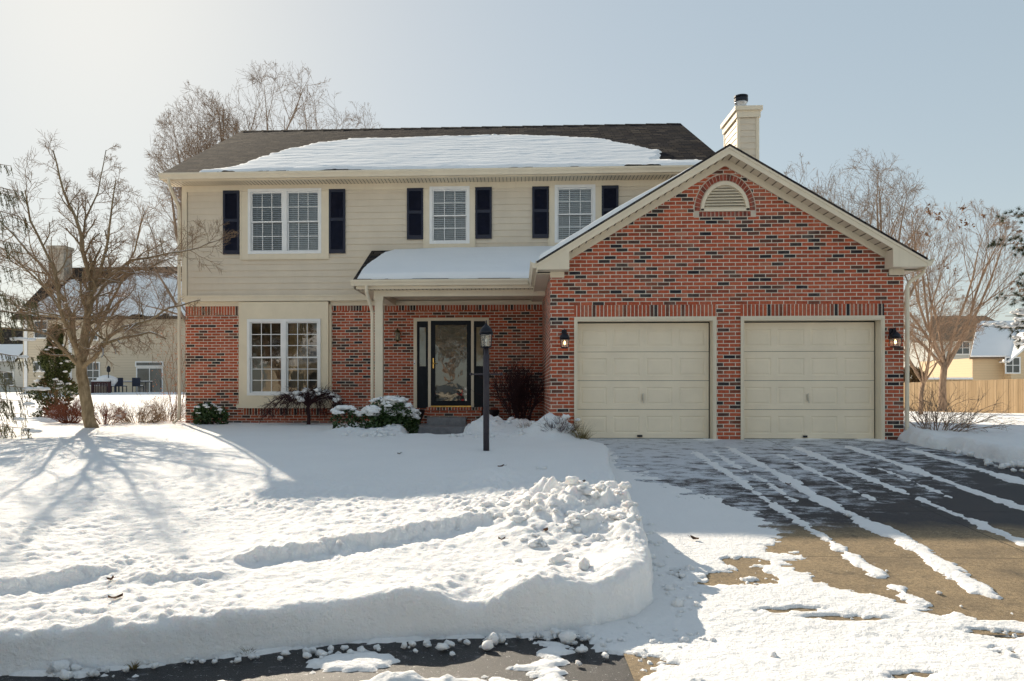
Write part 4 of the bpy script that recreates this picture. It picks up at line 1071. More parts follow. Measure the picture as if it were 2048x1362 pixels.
# dead leaves and twigs on the snow
M['deadleaf'] = plain('dead leaf', (.10, .045, .02), .8, .3, 40)
rr = random.Random(3)
spots = [(-.13, 6.05, 'curled dead leaf on the heap of shovelled snow'), (.22, 6.25, None), (-2.72, 4.98, 'dead twig in the left snow furrow'), (-2.5, 4.62, 'dead leaf on the snow near the left front edge'), (.72, 8.35, 'dead leaf in the shaded snow right of the smooth mound'), (-.2, 8.95, 'dead leaf behind the smooth snow mound'), (-1.65, 10.6, None), (1.6, 7.0, None), (3.3, 9.5, None)]
for i, (x, y, lab) in enumerate(spots):
    z = float(lawn(np.array([[x]]), np.array([[y]]))[0, 0]) if x < 1 else gz(x, y) + .02
    m_ = MB(); n = 7; L = rr.uniform(.025, .05)
    c0 = []
    for k in range(n):
        t = k / (n - 1) * 2 - 1; wd = L * .45 * (1 - t * t) ** .6 + .001
        c0.append(((t * L, -wd, .012 + .02 * t * t), (t * L, 0, .004 + .012 * abs(t)), (t * L, wd, .014 + .02 * t * t)))
    for a, b in zip(c0, c0[1:]): m_.poly([a[0], b[0], b[1], a[1]]); m_.poly([a[1], b[1], b[2], a[2]])
    m_.tube([(-L, 0, .012), (-L * 1.8, .01, .02)], .0015, 4)
    o = m_.build('dead_leaf', M['deadleaf']); o.location = (x, y, z + .004); o.rotation_euler = (rr.uniform(-.4, .4), rr.uniform(-.3, .3), rr.uniform(0, 6))
    tag(o, lab or (('dead leaf on the sunlit driveway snow' if x < 2 else 'dead leaf in the shaded middle of the driveway') if x > 1 else 'small dead leaf on the smooth lawn snow near the lamp post' if y > 10 else 'second small dead leaf on the near heap of shovelled snow'), 'dead leaf', 'dead leaves on the snow')

# ================================================================== PLANTS
def bark(name, c1, c2, snow=0.0):
    m = N(name); f = m.noise(14, 6, .65, m.mapping((1, 1, .35)))
    c = m.ramp(f, [(.3, c1), (.7, c2)])
    if snow:
        g = m.n('ShaderNodeNewGeometry'); sx = m.n('ShaderNodeSeparateXYZ', Vector=g.outputs['Normal'])
        k = m.ramp(m.math('ADD', sx.outputs['Z'], m.math('MULTIPLY', m.noise(4, 3), .5)), [(1 - snow, 0.0), (1 - snow + .12, 1.0)])
        c = m.mix(k, c, (.8, .81, .84))
    return m.done(c, .9, m.bump(f, .4, .01), Specular_IOR_Level=.15)
M['bark1'] = bark('ornamental tree bark', (.13, .095, .055), (.33, .26, .17), .10)
M['twig1'] = bark('ornamental tree twig', (.17, .115, .075), (.36, .25, .16))
M['bark2'] = bark('grey brown bark', (.17, .12, .085), (.36, .27, .20))
M['bark3'] = bark('warm oak bark', (.20, .13, .085), (.42, .29, .20))
M['twigred'] = bark('red brown twig', (.13, .045, .03), (.26, .10, .06))
M['twigdark'] = bark('purple brown twig', (.03, .014, .018), (.07, .035, .035))
M['twigtan'] = bark('tan twig', (.17, .11, .06), (.34, .24, .15))
def leafm(name, c1, c2, rough=.6):
    m = N(name); c = m.ramp(m.noise(9, 4, .7), [(.3, c1), (.7, c2)]); return m.done(c, rough, Specular_IOR_Level=.3)
M['holly'] = leafm('evergreen leaf', (.018, .042, .014), (.06, .10, .03), .4)
M['arbor'] = leafm('arborvitae spray', (.025, .04, .012), (.10, .115, .035), .8)
M['arborbrown'] = leafm('browned spray', (.10, .055, .025), (.19, .12, .05), .8)
M['spruce'] = leafm('spruce needles', (.08, .08, .035), (.22, .19, .10), .8)
M['pine'] = leafm('pine needles', (.02, .032, .014), (.07, .08, .03), .7)
M['oakleaf'] = leafm('dry oak leaf', (.15, .07, .035), (.30, .16, .08), .9)
M['orange'] = leafm('dry orange leaf', (.45, .17, .07), (.65, .30, .15), .9)
M['grassdry'] = leafm('dry grass', (.10, .08, .03), (.30, .23, .10), .9)
M['plantsnow'] = snow_mat('snow on plants', .4, .4, 20, 60)

def unit(rr):
    while True:
        v = Vector((rr.uniform(-1, 1), rr.uniform(-1, 1), rr.uniform(-1, 1)))
        if .05 < v.length < 1: return v.normalized()
class Grow:
    def __init__(s, seed, spread=38, up=.12, wob=.16, lens=.62, kids=(5, 5, 4, 3), rmin=.003, taper=.45, flat=1.0, droop=0.0, levels=4, thick=.014):
        s.rr = random.Random(seed); s.a = spread; s.up = up; s.w = wob; s.l = lens; s.k = kids; s.rmin = rmin; s.tp = taper
        s.flat = flat; s.droop = droop; s.lv = levels; s.big = MB(); s.fine = MB(); s.tips = []; s.thick = thick; s.env = None
    def branch(s, p, d, L, r, lv):
        rr = s.rr; n = max(2, min(7, int(L / (.16 if L < 2 else .35)) + 2)) if lv < s.lv else 2
        path = [p.copy()]; rads = [r]; d = d.normalized(); q = p.copy()
        for k in range(n):
            d = (d + unit(rr) * s.w + Vector((0, 0, s.up - s.droop * (k / n) * (1 if lv >= 2 else .3)))).normalized()
            q = q + d * (L / n)
            if s.env and k and ((q.x - s.env[0]) / s.env[3]) ** 2 + ((q.y - s.env[1]) / s.env[3]) ** 2 + (max(q.z - s.env[2], (s.env[2] - q.z) * .6) / s.env[4]) ** 2 > 1 + .22 * (rr.random() - .5): break
            path.append(q.copy()); rads.append(max(s.rmin * .6, r * (1 - (1 - s.tp) * (k + 1) / n)))
        rads = rads[:len(path)]
        if len(path) < n + 1: rads[-1] = s.rmin * .6; rads[-2] = min(rads[-2], (rads[-1] + rads[-2]) * .55)
        (s.big if r > s.thick else s.fine).tube(path, rads, 7 if r > .03 else (5 if r > s.thick else 3), cap=False)
        s.kids(path, rads, L, lv); return path
    def kids(s, path, rads, L, lv, f0=.18, num=None):
        rr = s.rr
        if lv >= s.lv: s.tips.append(path[-1]); return
        n = len(path) - 1
        num = num or s.k[min(lv, len(s.k) - 1)]
        for i in range(num):
            t = f0 + (1 - f0) * (i + rr.uniform(.1, .9)) / num; x = t * n; k = min(int(x), n - 1); f = x - k
            p = path[k].lerp(path[k + 1], f); r0 = rads[k] * (1 - f) + rads[k + 1] * f
            d = (path[k + 1] - path[k]).normalized(); side = unit(rr); side.y *= s.flat; side = (side - d * side.dot(d))
            if side.length < .05: continue
            a = math.radians(s.a * rr.uniform(.65, 1.3)); cd = d * math.cos(a) + side.normalized() * math.sin(a)
            s.branch(p, cd, L * s.l * rr.uniform(.6, 1.15) * (1.1 - .45 * t), max(s.rmin, min(r0 * .62, r0 * rr.uniform(.4, .65))), lv + 1)
def finish_tree(g, root_loc, label, cat, mb_, mt, name='bare_tree', group=None):
    root = empty(name, root_loc); tag(root, label, cat, group)
    b = Vector(root_loc)
    for m_, nm, mt_ in ((g.big, 'trunk', mb_), (g.fine, 'crown', mt)):
        m_.v = [(v[0] - b.x, v[1] - b.y, v[2] - b.z) for v in m_.v]
        m_.build(nm, mt_, root, nm == 'trunk')
    return root

# ---- the ornamental tree on the left lawn
TY = 15.6
g = Grow(11, 46, .05, .26, .66, (6, 7, 7, 4), .0034, .5, levels=3, thick=.012)
def limb(pts, r0, r1, num, lenf=.42, lv=0, f0=.12):
    path = [at(x, y, TY + dy) for x, y, dy in pts]
    # resample smoothly with a little crookedness
    out = []
    for a, b in zip(path, path[1:]):
        for k in range(3): out.append(a.lerp(b, k / 3) + (unit(g.rr) * .018 if k else Vector()))
    out.append(path[-1]); n = len(out) - 1
    rads = [r0 + (r1 - r0) * (k / n) ** .8 for k in range(n + 1)]
    g.big.tube(out, rads, 9 if r0 > .04 else 6, cap=True)
    L = sum((b - a).length for a, b in zip(out, out[1:]))
    g.kids(out, rads, L * lenf * 1.12, lv, f0, num)
limb([(186, 862, 0), (180, 845, 0), (172, 800, .05), (163, 750, .05), (161, 712, 0)], .14, .10, 2, .12, 2)
limb([(160, 735, 0), (150, 690, .1), (142, 640, .3), (130, 600, .5), (95, 545, .8), (45, 490, 1.1), (-10, 430, 1.4)], .062, .018, 19, .34)
limb([(157, 730, 0), (128, 700, -.3), (95, 668, -.6), (50, 660, -.9), (-10, 655, -1.3)], .045, .015, 15, .36)
limb([(144, 650, .2), (112, 632, .5), (70, 628, .8), (10, 622, 1.3)], .04, .012, 13, .40)
limb([(164, 722, 0), (170, 665, 0), (180, 610, -.1), (182, 572, -.2), (168, 512, -.4), (158, 455, -.5), (128, 385, -.5), (106, 300, -.6)], .10, .012, 24, .24)
limb([(180, 590, -.1), (200, 545, -.4), (212, 500, -.7), (222, 430, -1.0), (232, 360, -1.2)], .05, .010, 15, .34)
limb([(163, 485, -.4), (170, 440, -.2), (196, 385, 0), (212, 300, .1)], .03, .008, 12, .34)
limb([(178, 615, 0), (205, 575, .5), (238, 545, .8), (300, 535, 1.1), (345, 515, 1.3)], .05, .012, 16, .36)
limb([(166, 735, 0), (195, 708, -.2), (205, 688, -.4), (245, 676, -.6), (300, 664, -.8), (332, 678, -.9)], .055, .014, 13, .36)
limb([(202, 702, -.2), (212, 680, -.3), (245, 655, -.5), (300, 640, -.8), (340, 615, -1.0), (400, 600, -1.3)], .05, .012, 18, .34)
limb([(208, 560, .5), (262, 520, .2), (320, 510, -.4), (380, 500, -.9), (440, 480, -1.1)], .04, .008, 18, .30)
limb([(165, 730, 0), (176, 690, .6), (200, 640, 1.1), (230, 590, 1.6), (270, 500, 2.0), (290, 420, 2.3)], .06, .012, 18, .32)
limb([(160, 720, 0), (140, 670, -.6), (120, 620, -1.0), (110, 540, -1.4), (60, 440, -1.7), (50, 380, -1.9)], .055, .012, 18, .32)
limb([(140, 640, .3), (75, 560, .4), (10, 500, .4), (-60, 460, .4)], .03, .01, 13, .36)
tree1 = finish_tree(g, tuple(at(182, 850, TY)), 'spreading bare ornamental tree on the lawn left of the house', 'tree', M['bark1'], M['twig1'], 'ornamental_tree')
mb = MB()
for x, y, s_ in ((157, 655, .05), (196, 575, .04), (160, 712, .035), (206, 688, .03), (132, 606, .03), (250, 655, .03)):
    p = at(x, y, TY) - Vector(tree1.location); mb.blob(tuple(p), (s_ * 1.4, s_, s_ * .7), x, 1, .2)
mb.build('snow_cap', M['plantsnow'], tree1, True)

# ---- tall bare trees behind
def big_tree(px, Y, top_y, seed, label, h0=None, width=.5, stems=4, mat='bark2', spread=43, group=None, levels=4, kids=(7, 8, 7, 4), base=.1, rmin=.0072, lens=.56, leaves=0, wm=None):
    b = at(px, 780, Y); b.z = base; top = at(px, top_y, Y).z - base
    g = Grow(seed, spread, .045, .16, lens, kids, rmin, .24, levels=levels, thick=.03)
    g.env = (b.x, b.y, base + top * .58, wm or top * .3, top * .42)
    tl = top * .22
    g.big.tube([b - Vector((0, 0, .2)), b + Vector((0, 0, tl * .5)), b + Vector((.1, 0, tl))], [top * .019, top * .016, top * .014], 8)
    for k in range(stems):
        an = 2.4 * k + g.rr.uniform(-.4, .4); lean = (.14 + .86 * ((k + .5) / stems) ** .6) * width
        d = Vector((math.cos(an) * lean, math.sin(an) * lean * .8, 1)).normalized()
        g.branch(b + Vector((.1, 0, tl * g.rr.uniform(.75, 1))), d, (top - tl) * g.rr.uniform(.95, 1.1), top * .0075, 0)
    r = finish_tree(g, tuple(b), label, 'tree', M[mat], M[mat], 'bare_tree', group)
    if leaves:
        m_ = MB(); rr = g.rr
        for k in range(leaves):
            c = rr.choice(g.tips) - b; n = rr.randint(6, 22); s_ = rr.uniform(.12, .45)
            for j in range(n):
                p = c + unit(rr) * s_ * rr.random(); a, q = unit(rr) * .075, unit(rr) * .055
                m_.poly([p - a, p + q, p + a, p - q])
        m_.build('dry_leaves', M['oakleaf'], r)
    return r
G = 'tall bare trees behind the house'
big_tree(402, 37, 172, 121, 'bare tree rising behind the left end of the roof', width=.5, stems=9, group=G, wm=2.7, kids=(8, 7, 6, 3))
big_tree(560, 40, 130, 122, 'tallest bare tree, its rounded crown fanning out above the left half of the roof', width=1.05, stems=15, group=G, kids=(7, 7, 6, 3), wm=5.2)
big_tree(728, 42, 176, 23, 'bare tree above the middle of the roof ridge', width=.7, stems=8, group=G, wm=2.3, kids=(7, 7, 5, 3))
big_tree(410, 31, 310, 24, 'thin bare tree seen left of the roof corner behind the ornamental tree', width=.8, stems=6, group=G, rmin=.005, wm=3.3, kids=(5, 5, 4, 3))
big_tree(1592, 44, 292, 25, 'slender bare tree just right of the chimney', width=.25, stems=4, group=G, kids=(6, 5, 4, 3), wm=1.7)
big_tree(1668, 45, 318, 26, 'bare tree above the right slope of the garage roof', width=.4, stems=6, group=G, kids=(6, 6, 4, 3), wm=2.4)
big_tree(1745, 42, 298, 27, 'bare tree with leaning branches right of the garage roof', width=.6, stems=8, group=G, kids=(6, 6, 5, 3), wm=3.3)
big_tree(1885, 36, 400, 28, 'wide bare oak with a few dry leaf clusters right of the garage', width=.85, stems=8, mat='bark3', spread=30, group=G, leaves=26, kids=(7, 6, 5, 3), rmin=.006, wm=3.5, lens=.56)
big_tree(1842, 31, 560, 29, 'low tangled bare thicket tree beside the garage corner', width=.95, stems=8, mat='bark3', spread=44, group=G, kids=(7, 6, 6, 3), rmin=.005, wm=2.1)

# ---- leaf clouds and evergreens
def leaves(mb, c, rad, n, size, rr, shell=.55, fx=None, up=0):
    for k in range(n):
        v = unit(rr); t = shell + (1 - shell) * rr.random() ** .6
        p = Vector((c[0] + v.x * rad[0] * t, c[1] + v.y * rad[1] * t, c[2] + v.z * rad[2] * t))
        if fx and not fx(p): continue
        a = (v * .6 + unit(rr) + Vector((0, 0, up))).normalized() * size * rr.uniform(.6, 1.3); b = a.cross(unit(rr)).normalized() * size * .32
        mb.poly([p - a * .5, p + b, p + a * .6, p - b])
# snowy arborvitae
av = empty('arborvitae', tuple(at(112, 845, 21.5))); tag(av, 'cone shaped evergreen with clumps of snow left of the ornamental tree', 'evergreen tree')
rr = random.Random(31); mg, mbn, ms = MB(), MB(), MB()
H = 2.75
for k in range(9000):
    t = rr.random() ** .8; z = .08 + t * H; R = .66 * (1 - t) ** .62 * (.85 + .3 * math.sin(z * 7 + 1.3)) + .05
    an = rr.uniform(0, 6.283); q = rr.uniform(.55, 1.05) * R * (1 + .18 * math.sin(3 * an + 4 * z))
    p = Vector((math.cos(an) * q, math.sin(an) * q, z)); out = Vector((math.cos(an), math.sin(an), 0))
    a = (out * .8 + Vector((0, 0, rr.uniform(.2, 1.3))) + unit(rr) * .5).normalized() * rr.uniform(.05, .11); b = a.cross(unit(rr)).normalized() * .022
    (mbn if (t < .45 and math.sin(an * 2 + 5 * z) + rr.uniform(-.6, .6) > .75) else mg).poly([p - a * .5, p + b, p + a * .6, p - b])
mg.build('foliage', M['arbor'], av); mbn.build('browned_foliage', M['arborbrown'], av)
for k in range(34):
    t = rr.random() * .85 + .05; z = .15 + t * H; R = .66 * (1 - t) ** .62; an = rr.uniform(-3.3, .2); s_ = rr.uniform(.035, .10) * (1.1 - .5 * t)
    ms.blob((math.cos(an) * R * .97, math.sin(an) * R * .97, z), (s_ * 1.3, s_, s_ * .6), k, 1, .25, .6)
ms.build('snow_cap', M['plantsnow'], av, True)
MB().tube([(0, 0, -.1), (0, 0, 2.3)], [.07, .02], 7).build('trunk', M['bark2'], av)
# drooping spruce at the left edge
sp = empty('spruce', (at(-120, 780, 12.6).x, 12.6, -.05)); tag(sp, 'drooping spruce reaching in at the left edge of the picture', 'evergreen tree')
rr = random.Random(33); br, nd = MB(), MB()
br.tube([(0, 0, -.1), (0, 0, 3), (0, 0, 6)], [.15, .09, .02], 8)
lev = [.35, .55, .8, 1.05, 1.3, 1.6, 1.9, 2.15, 2.35, 2.65, 3.0, 3.2, 3.6, 3.9, 4.2, 4.5, 4.9]
for iz, z in enumerate(lev):
    for k in range(4):
        an = rr.uniform(-.5, .5) if k == 0 else rr.uniform(0, 6.283)
        L = (1.72 - z * .08) * rr.uniform(.72, 1.0); path = []
        for j in range(9):
            t = j / 8; path.append(Vector((math.cos(an) * L * t, math.sin(an) * L * t, z + .12 * t * L - .30 * L * t * t + .12 * L * t ** 4 + rr.uniform(-.01, .01))))
        br.tube(path, [.022 * (1 - .8 * j / 8) for j in range(9)], 4)
        for j in range(int(L * 26)):
            t = rr.uniform(.25, 1); x = t * 8; i = min(int(x), 7); p = path[i].lerp(path[i + 1], x - i)
            side = Vector((-math.sin(an), math.cos(an), 0)) * rr.uniform(-1, 1) * .14; hl = rr.uniform(.10, .34)
            e = p + side + Vector((math.cos(an) * .05, math.sin(an) * .05, -hl)); pp = [p, p.lerp(e, .5) + side * .2, e]
            nd.tube(pp, [.004, .003, .002], 3, False)
            for m_ in range(int(hl * 80)):
                u = rr.random(); b0 = pp[0].lerp(pp[2], u); dv = (unit(rr) * .8 + Vector((0, 0, -1.0))).normalized() * .045
                w_ = dv.cross(unit(rr)).normalized() * .006; nd.poly([b0 - w_, b0 + w_, b0 + dv])
br.build('branches', M['bark2'], sp); nd.build('needles', M['spruce'], sp)
ms = MB()
for k in range(16):
    z = rr.choice(lev[:8]); t = rr.uniform(.75, .98); L = 1.9 - z * .2; ms.blob((L * t, rr.uniform(-.4, .4), z - .1 * L + .06), (.10, .06, .028), k, 1, .2)
ms.build('snow_cap', M['plantsnow'], sp, True)
# pine at the right edge
pb = Vector((at(2200, 780, 19).x, 19, -.2)); pi_ = empty('pine_tree', tuple(pb)); tag(pi_, 'dark pine reaching in at the right edge with snow on its lower boughs', 'evergreen tree')
rr = random.Random(35); br, nd, ms = MB(), MB(), MB()
br.tube([(0, 0, -.1), (.1, 0, 3), (0, 0, 8)], [.2, .14, .03], 8)
def tuft(p, d, n=46, ln=.13):
    for k in range(n):
        v = (d * .9 + unit(rr)).normalized() * ln * rr.uniform(.7, 1.1); w_ = v.cross(unit(rr)).normalized() * .0045
        nd.poly([p - w_, p + w_, p + v])
targets = [(2018, 432, 0), (1992, 488, .3), (2036, 497, .2), (2005, 590, -.2), (2030, 600, .3), (2042, 560, .2), (2010, 632, .3), (1990, 655, -.2), (2035, 650, -.3), (2046, 430, .5), (2060, 470, .1), (2040, 690, .3)]
for i, (x, y, dy) in enumerate(targets):
    e = at(x, y, 19 + dy) - pb; s0 = Vector((0, 0, e.z - .35)); path = [s0.lerp(e, t) + Vector((0, 0, .10 * math.sin(3.14 * t))) for t in [0, .2, .4, .6, .8, 1]]
    br.tube(path, [.035, .03, .024, .018, .012, .007], 5)
    for k in range(24):
        t = rr.uniform(.25, 1); xx = t * 5; j = min(int(xx), 4); p = path[j].lerp(path[j + 1], xx - j)
        d = ((path[j + 1] - path[j]).normalized() + unit(rr) * .9).normalized(); q = p + d * rr.uniform(.06, .24)
        br.tube([p, q], [.007, .004], 3, False); tuft(q, (d + Vector((0, 0, .4))).normalized())
        if e.z < 2.9 and rr.random() < .6: ms.blob(tuple(q + Vector((0, 0, .05))), (.11, .08, .035), k + i * 30, 0, .25)
br.build('branches', M['bark2'], pi_); nd.build('needles', M['pine'], pi_); ms.build('snow_cap', M['plantsnow'], pi_, True)

# ---- twiggy shrubs
def twig_shrub(name, base, w, h, n, seed, mat, label, cat='shrub', group=None, arch=.6, r=.006, kids=4, snow=0, droop=0.0, depth=None):
    rr = random.Random(seed); root = empty(name, tuple(base)); tag(root, label, cat, group); mb = MB(); tips = []
    def go(p, d, L, rad, lv):
        path = [p]; q = p; n_ = 4
        for k in range(n_):
            d = (d + unit(rr) * .16 + Vector((0, 0, .05 - droop * (k + 1) / n_))).normalized(); q = q + d * (L / n_); path.append(q)
        mb.tube(path, [rad * (1 - .6 * k / n_) for k in range(n_ + 1)], 3 if rad < .008 else 5, False); tips.append(path[-2])
        if lv < 2:
            for k in range(kids if lv == 0 else max(2, kids - 1)):
                i = rr.randint(1, n_ - 1); dd = (path[i + 1] - path[i]).normalized()
                go(path[i].lerp(path[i + 1], rr.random()), (dd + unit(rr) * .75).normalized(), L * rr.uniform(.35, .6), rad * .6, lv + 1)
    dp = depth or w * .6
    for k in range(n):
        a = rr.uniform(0, 6.283); rad_ = rr.random() ** .5; p = Vector((math.cos(a) * rad_ * w * .16, math.sin(a) * rad_ * dp * .16, -.05))
        d = Vector((math.cos(a) * rad_ * arch * w / h, math.sin(a) * rad_ * arch * dp / h, 1)).normalized()
        go(p, d, h * rr.uniform(.7, 1.08), r, 0)
    mb.build('stems', mat, root)
    if snow:
        ms = MB()
        for k in range(snow):
            p = rr.choice(tips); s_ = rr.uniform(.02, .055); ms.blob(tuple(p), (s_ * 1.4, s_ * 1.1, s_ * .7), k, 0, .3)
        ms.build('snow_cap', M['plantsnow'], root, True)
    return root
twig_shrub('twiggy_shrub', at(140, 842, 17.2), 1.1, .50, 110, 41, M['twigred'], 'dense rust red twiggy shrub beside the foot of the ornamental tree', arch=.9)
twig_shrub('twiggy_shrub', at(210, 848, 16.8), .95, .48, 40, 42, M['twigred'], 'loose brown twigs just right of the ornamental tree trunk', arch=.9, snow=6)
twig_shrub('twiggy_shrub', at(275, 848, 17.6), 1.3, .52, 80, 43, M['twigtan'], 'low tan twiggy shrub between the ornamental tree and the house corner', arch=.9, snow=8)
twig_shrub('twiggy_shrub', at(335, 846, 18.6), 1.0, .62, 50, 44, M['twigtan'], 'pale twiggy shrub just left of the brick corner', arch=.8)
s = twig_shrub('sapling', at(366, 845, 18.9), 1.3, 2.2, 6, 45, M['twigtan'], 'thin sapling with dry orange leaves at the left brick corner', 'sapling', arch=.32, r=.008, kids=5)
s.location.x -= .25
rr = random.Random(46); m_ = MB()
for k in range(300):
    a = rr.uniform(0, 6.28); R_ = rr.random() ** .5 * .55; z = rr.uniform(.45, 2.45); p = Vector((math.cos(a) * R_ - .05, math.sin(a) * R_ * .6, z)); q, e = unit(rr) * .022, unit(rr) * .015
    m_.poly([p - q, p + e, p + q, p - e])
m_.build('dry_leaves', M['orange'], s)
# weeping maple below the window
wm = empty('weeping_maple', tuple(at(617, 846, 17.1))); tag(wm, 'dark weeping dwarf maple holding clumps of snow below the ground floor window', 'shrub')
rr = random.Random(47); mt_, mf, ms = MB(), MB(), MB(); tips = []
mt_.tube([(0, 0, -.1), (.01, 0, .15), (-.02, 0, .33), (.02, 0, .46)], [.05, .04, .035, .03], 7)
for k in range(20):
    a = 2 * math.pi * k / 20 + rr.uniform(-.2, .2); R_ = rr.uniform(.6, 1.4); path = []
    for j in range(8):
        t = j / 7; path.append(Vector((math.cos(a) * R_ * t, math.sin(a) * R_ * t * .55, .38 + .55 * math.sin(min(t * 1.25, 1) * 2.3) * (.55 + .5 * (1 - R_ / 1.6)) - .50 * t * t)) + unit(rr) * .025)
    mt_.tube(path, [.018 * (1 - .75 * j / 7) for j in range(8)], 5, False)
    for q in range(56):
        t = rr.uniform(.15, 1); x = t * 7; i = min(int(x), 6); p = path[i].lerp(path[i + 1], x - i); d = (Vector((math.cos(a), math.sin(a) * .5, .45)) + unit(rr) * 1.0).normalized()
        pp = [p]; L = rr.uniform(.10, .34)
        for z_ in range(4): d = (d + Vector((0, 0, -.32)) + unit(rr) * .2).normalized(); p = p + d * L / 4; pp.append(p)
        mf.tube(pp, [.0042, .0036, .003, .0024, .0018], 3, False); tips.append(pp[1])
        for z_ in range(2):
            b0 = rr.choice(pp[1:4]); b1 = b0 + (unit(rr) + Vector((0, 0, -.1))) * .07; mf.tube([b0, b1], [.0026, .0016], 3, False)
hi = [p for p in tips if p.z > .5 and p.x > -.45]
for k in range(46):
    p = rr.choice(hi); s_ = rr.uniform(.025, .06)
    for j in range(3): ms.blob((p.x + rr.uniform(-.04, .04), p.y + rr.uniform(-.04, .04), p.z + rr.uniform(-.01, .03)), (s_ * 1.1, s_, s_ * .75), k * 3 + j, 0, .35)
mt_.build('trunk', M['twigdark'], wm); mf.build('twigs', M['twigdark'], wm); ms.build('snow_cap', M['plantsnow'], wm, True)
# evergreen shrubs with snow
def snowy_shrub(base, w, h, seed, n, label, cover=.5, name='evergreen_shrub', dp=.7, ls=.075):
    root = empty(name, tuple(base)); tag(root, label, 'shrub', 'snow laden evergreen shrubs'); rr = random.Random(seed); ml, ms, st = MB(), MB(), MB()
    lob = [(rr.uniform(-.5, .5) * w, rr.uniform(-.3, .3) * w * dp, rr.uniform(.25, .62) * h, rr.uniform(.22, .34)) for _ in range(9)]
    for x, y, z, r_ in lob:
        leaves(ml, (x, y, z), (w * r_, w * r_ * dp, h * .42), n // 9, ls, rr, .62, lambda p: p.z > -.02)
        st.tube([(x * .2, y * .2, -.05), (x * .8, y * .8, z * .8)], [.012, .006], 4)
        for k in range(int(17 * cover)):
            a = rr.uniform(0, 6.283); q = rr.random() ** .5 * .85; zz = z + h * .40 * math.sqrt(max(0, 1 - q * q)); s_ = rr.uniform(.035, .085) * (w ** .5) * (.62 + cover * .4)
            ms.blob((x + math.cos(a) * q * w * r_, y + math.sin(a) * q * w * r_ * dp, zz), (s_ * 1.25, s_, s_ * .55), int(k + x * 991), 1, .28, .7)
    ml.build('foliage', M['holly'], root); st.build('stems', M['twigdark'], root); ms.build('snow_cap', M['plantsnow'], root, True)
    return root
snowy_shrub(at(415, 848, 17.2), .62, .46, 51, 1500, 'small round holly with patches of snow before the left brick pier', .35)
snowy_shrub(at(742, 872, 15.0), 1.12, .80, 52, 3400, 'broad evergreen shrub under a heavy cap of snow left of the front walk', 1.0)
snowy_shrub(at(800, 868, 15.2), .55, .55, 53, 1300, 'smaller snow capped evergreen shrub nearest the front walk', .9)
twig_shrub('burning_bush', at(1042, 842, 16.7), 1.25, 1.0, 60, 54, M['twigdark'], 'dark upright bare bush in the porch corner by the garage wall', arch=.35, r=.009, kids=6, depth=.6)
twig_shrub('twiggy_shrub', at(1120, 868, 12.95), .6, .30, 60, 55, M['twigdark'], 'low dark twigs poking out of the snow heap by the garage corner', arch=1.0, r=.004, snow=8)
twig_shrub('twiggy_shrub', at(1075, 866, 13.6), .4, .22, 22, 56, M['twigtan'], 'thin pale twigs in the snow between porch and garage corner', arch=1.0, r=.004, snow=6)
twig_shrub('bare_shrub', at(1868, 872, 13.9), 1.5, .78, 30, 57, M['bark2'], 'open bare shrub with arching stems right of the garage downspout', arch=.95, r=.008, kids=6, droop=.12)
def grass(base, h, n, seed, label, spread=.6, mat='grassdry', r0=.05):
    rr = random.Random(seed); mb = MB()
    for k in range(n):
        a = rr.uniform(0, 6.283); q = rr.random(); d = Vector((math.cos(a) * q * spread, math.sin(a) * q * spread, 1)).normalized(); p = Vector((math.cos(a) * q * r0, math.sin(a) * q * r0, -.03)); L = h * rr.uniform(.55, 1.1); w_ = Vector((math.sin(a + 1), math.cos(a + 1), 0)) * .0035
        prev = p
        for j in range(4):
            d = (d + Vector((math.cos(a) * .12, math.sin(a) * .12, -.10 * j))).normalized(); nx = prev + d * L / 4; f = 1 - j / 4; f2 = 1 - (j + 1) / 4
            mb.poly([prev - w_ * f, prev + w_ * f, nx + w_ * max(f2, .1), nx - w_ * max(f2, .1)]); prev = nx
    o = mb.build('grass_tuft', M[mat]); o.location = base; return tag(o, label, 'grass tuft', 'dry grass tufts')
grass(at(1164, 884, 12.75), .42, 240, 61, 'upright dry grass tuft beside the left garage door')
grass(at(1046, 862, 14.0), .27, 120, 62, 'small brown grass tuft right of the lamp post', .9)
grass(Vector((-1.59, 4.42, -.66)), .07, 60, 63, 'tiny brown grass tuft under the cut snow edge at the street', .8, r0=.03)
grass(Vector((-2.15, 4.17, -.66)), .05, 50, 64, 'tiny grass tuft at the street near the left corner', .8, r0=.03)
# ================================================================== NEIGHBOURS
def P(mb, name, mat, root, smooth=False):
    b = root.matrix_world.translation.copy() if False else Vector(root.location)
    mb.v = [(v[0] - b.x, v[1] - b.y, v[2] - b.z) for v in mb.v]
    return mb.build(name, mat, root, smooth)
def siding_wave(name, col, row=.2):
    m = N(name); sx = m.n('ShaderNodeSeparateXYZ', Vector=m.obj())
    f = m.math('FRACT', m.math('DIVIDE', sx.outputs['Z'], row)); c = m.ramp(f, [(0, tuple(x * .7 for x in col)), (.1, col), (1, tuple(x * .94 for x in col))])
    return m.done(c, .6, m.bump(f, .6, .02))
M['nside'] = siding_wave('neighbour tan siding', (.60, .51, .38)); M['nside2'] = siding_wave('grey siding', (.50, .50, .46)); M['nside3'] = siding_wave('warm tan siding', (.66, .50, .31))
M['shingle2'] = shingle_mat('far shingle', (.05, .042, .036), (.10, .08, .06)); M['shingle3'] = plain('brown shingle', (.20, .14, .09), .9, .2, 3)
M['farsnow'] = snow_mat('far roof snow', .3, .2, 2, 9)
M['stone'] = plain('mottled stone chimney', (.36, .31, .25), .9, .45, 5, .5, 12)
M['fence'] = None
m = N('fence boards'); sx = m.n('ShaderNodeSeparateXYZ', Vector=m.obj())
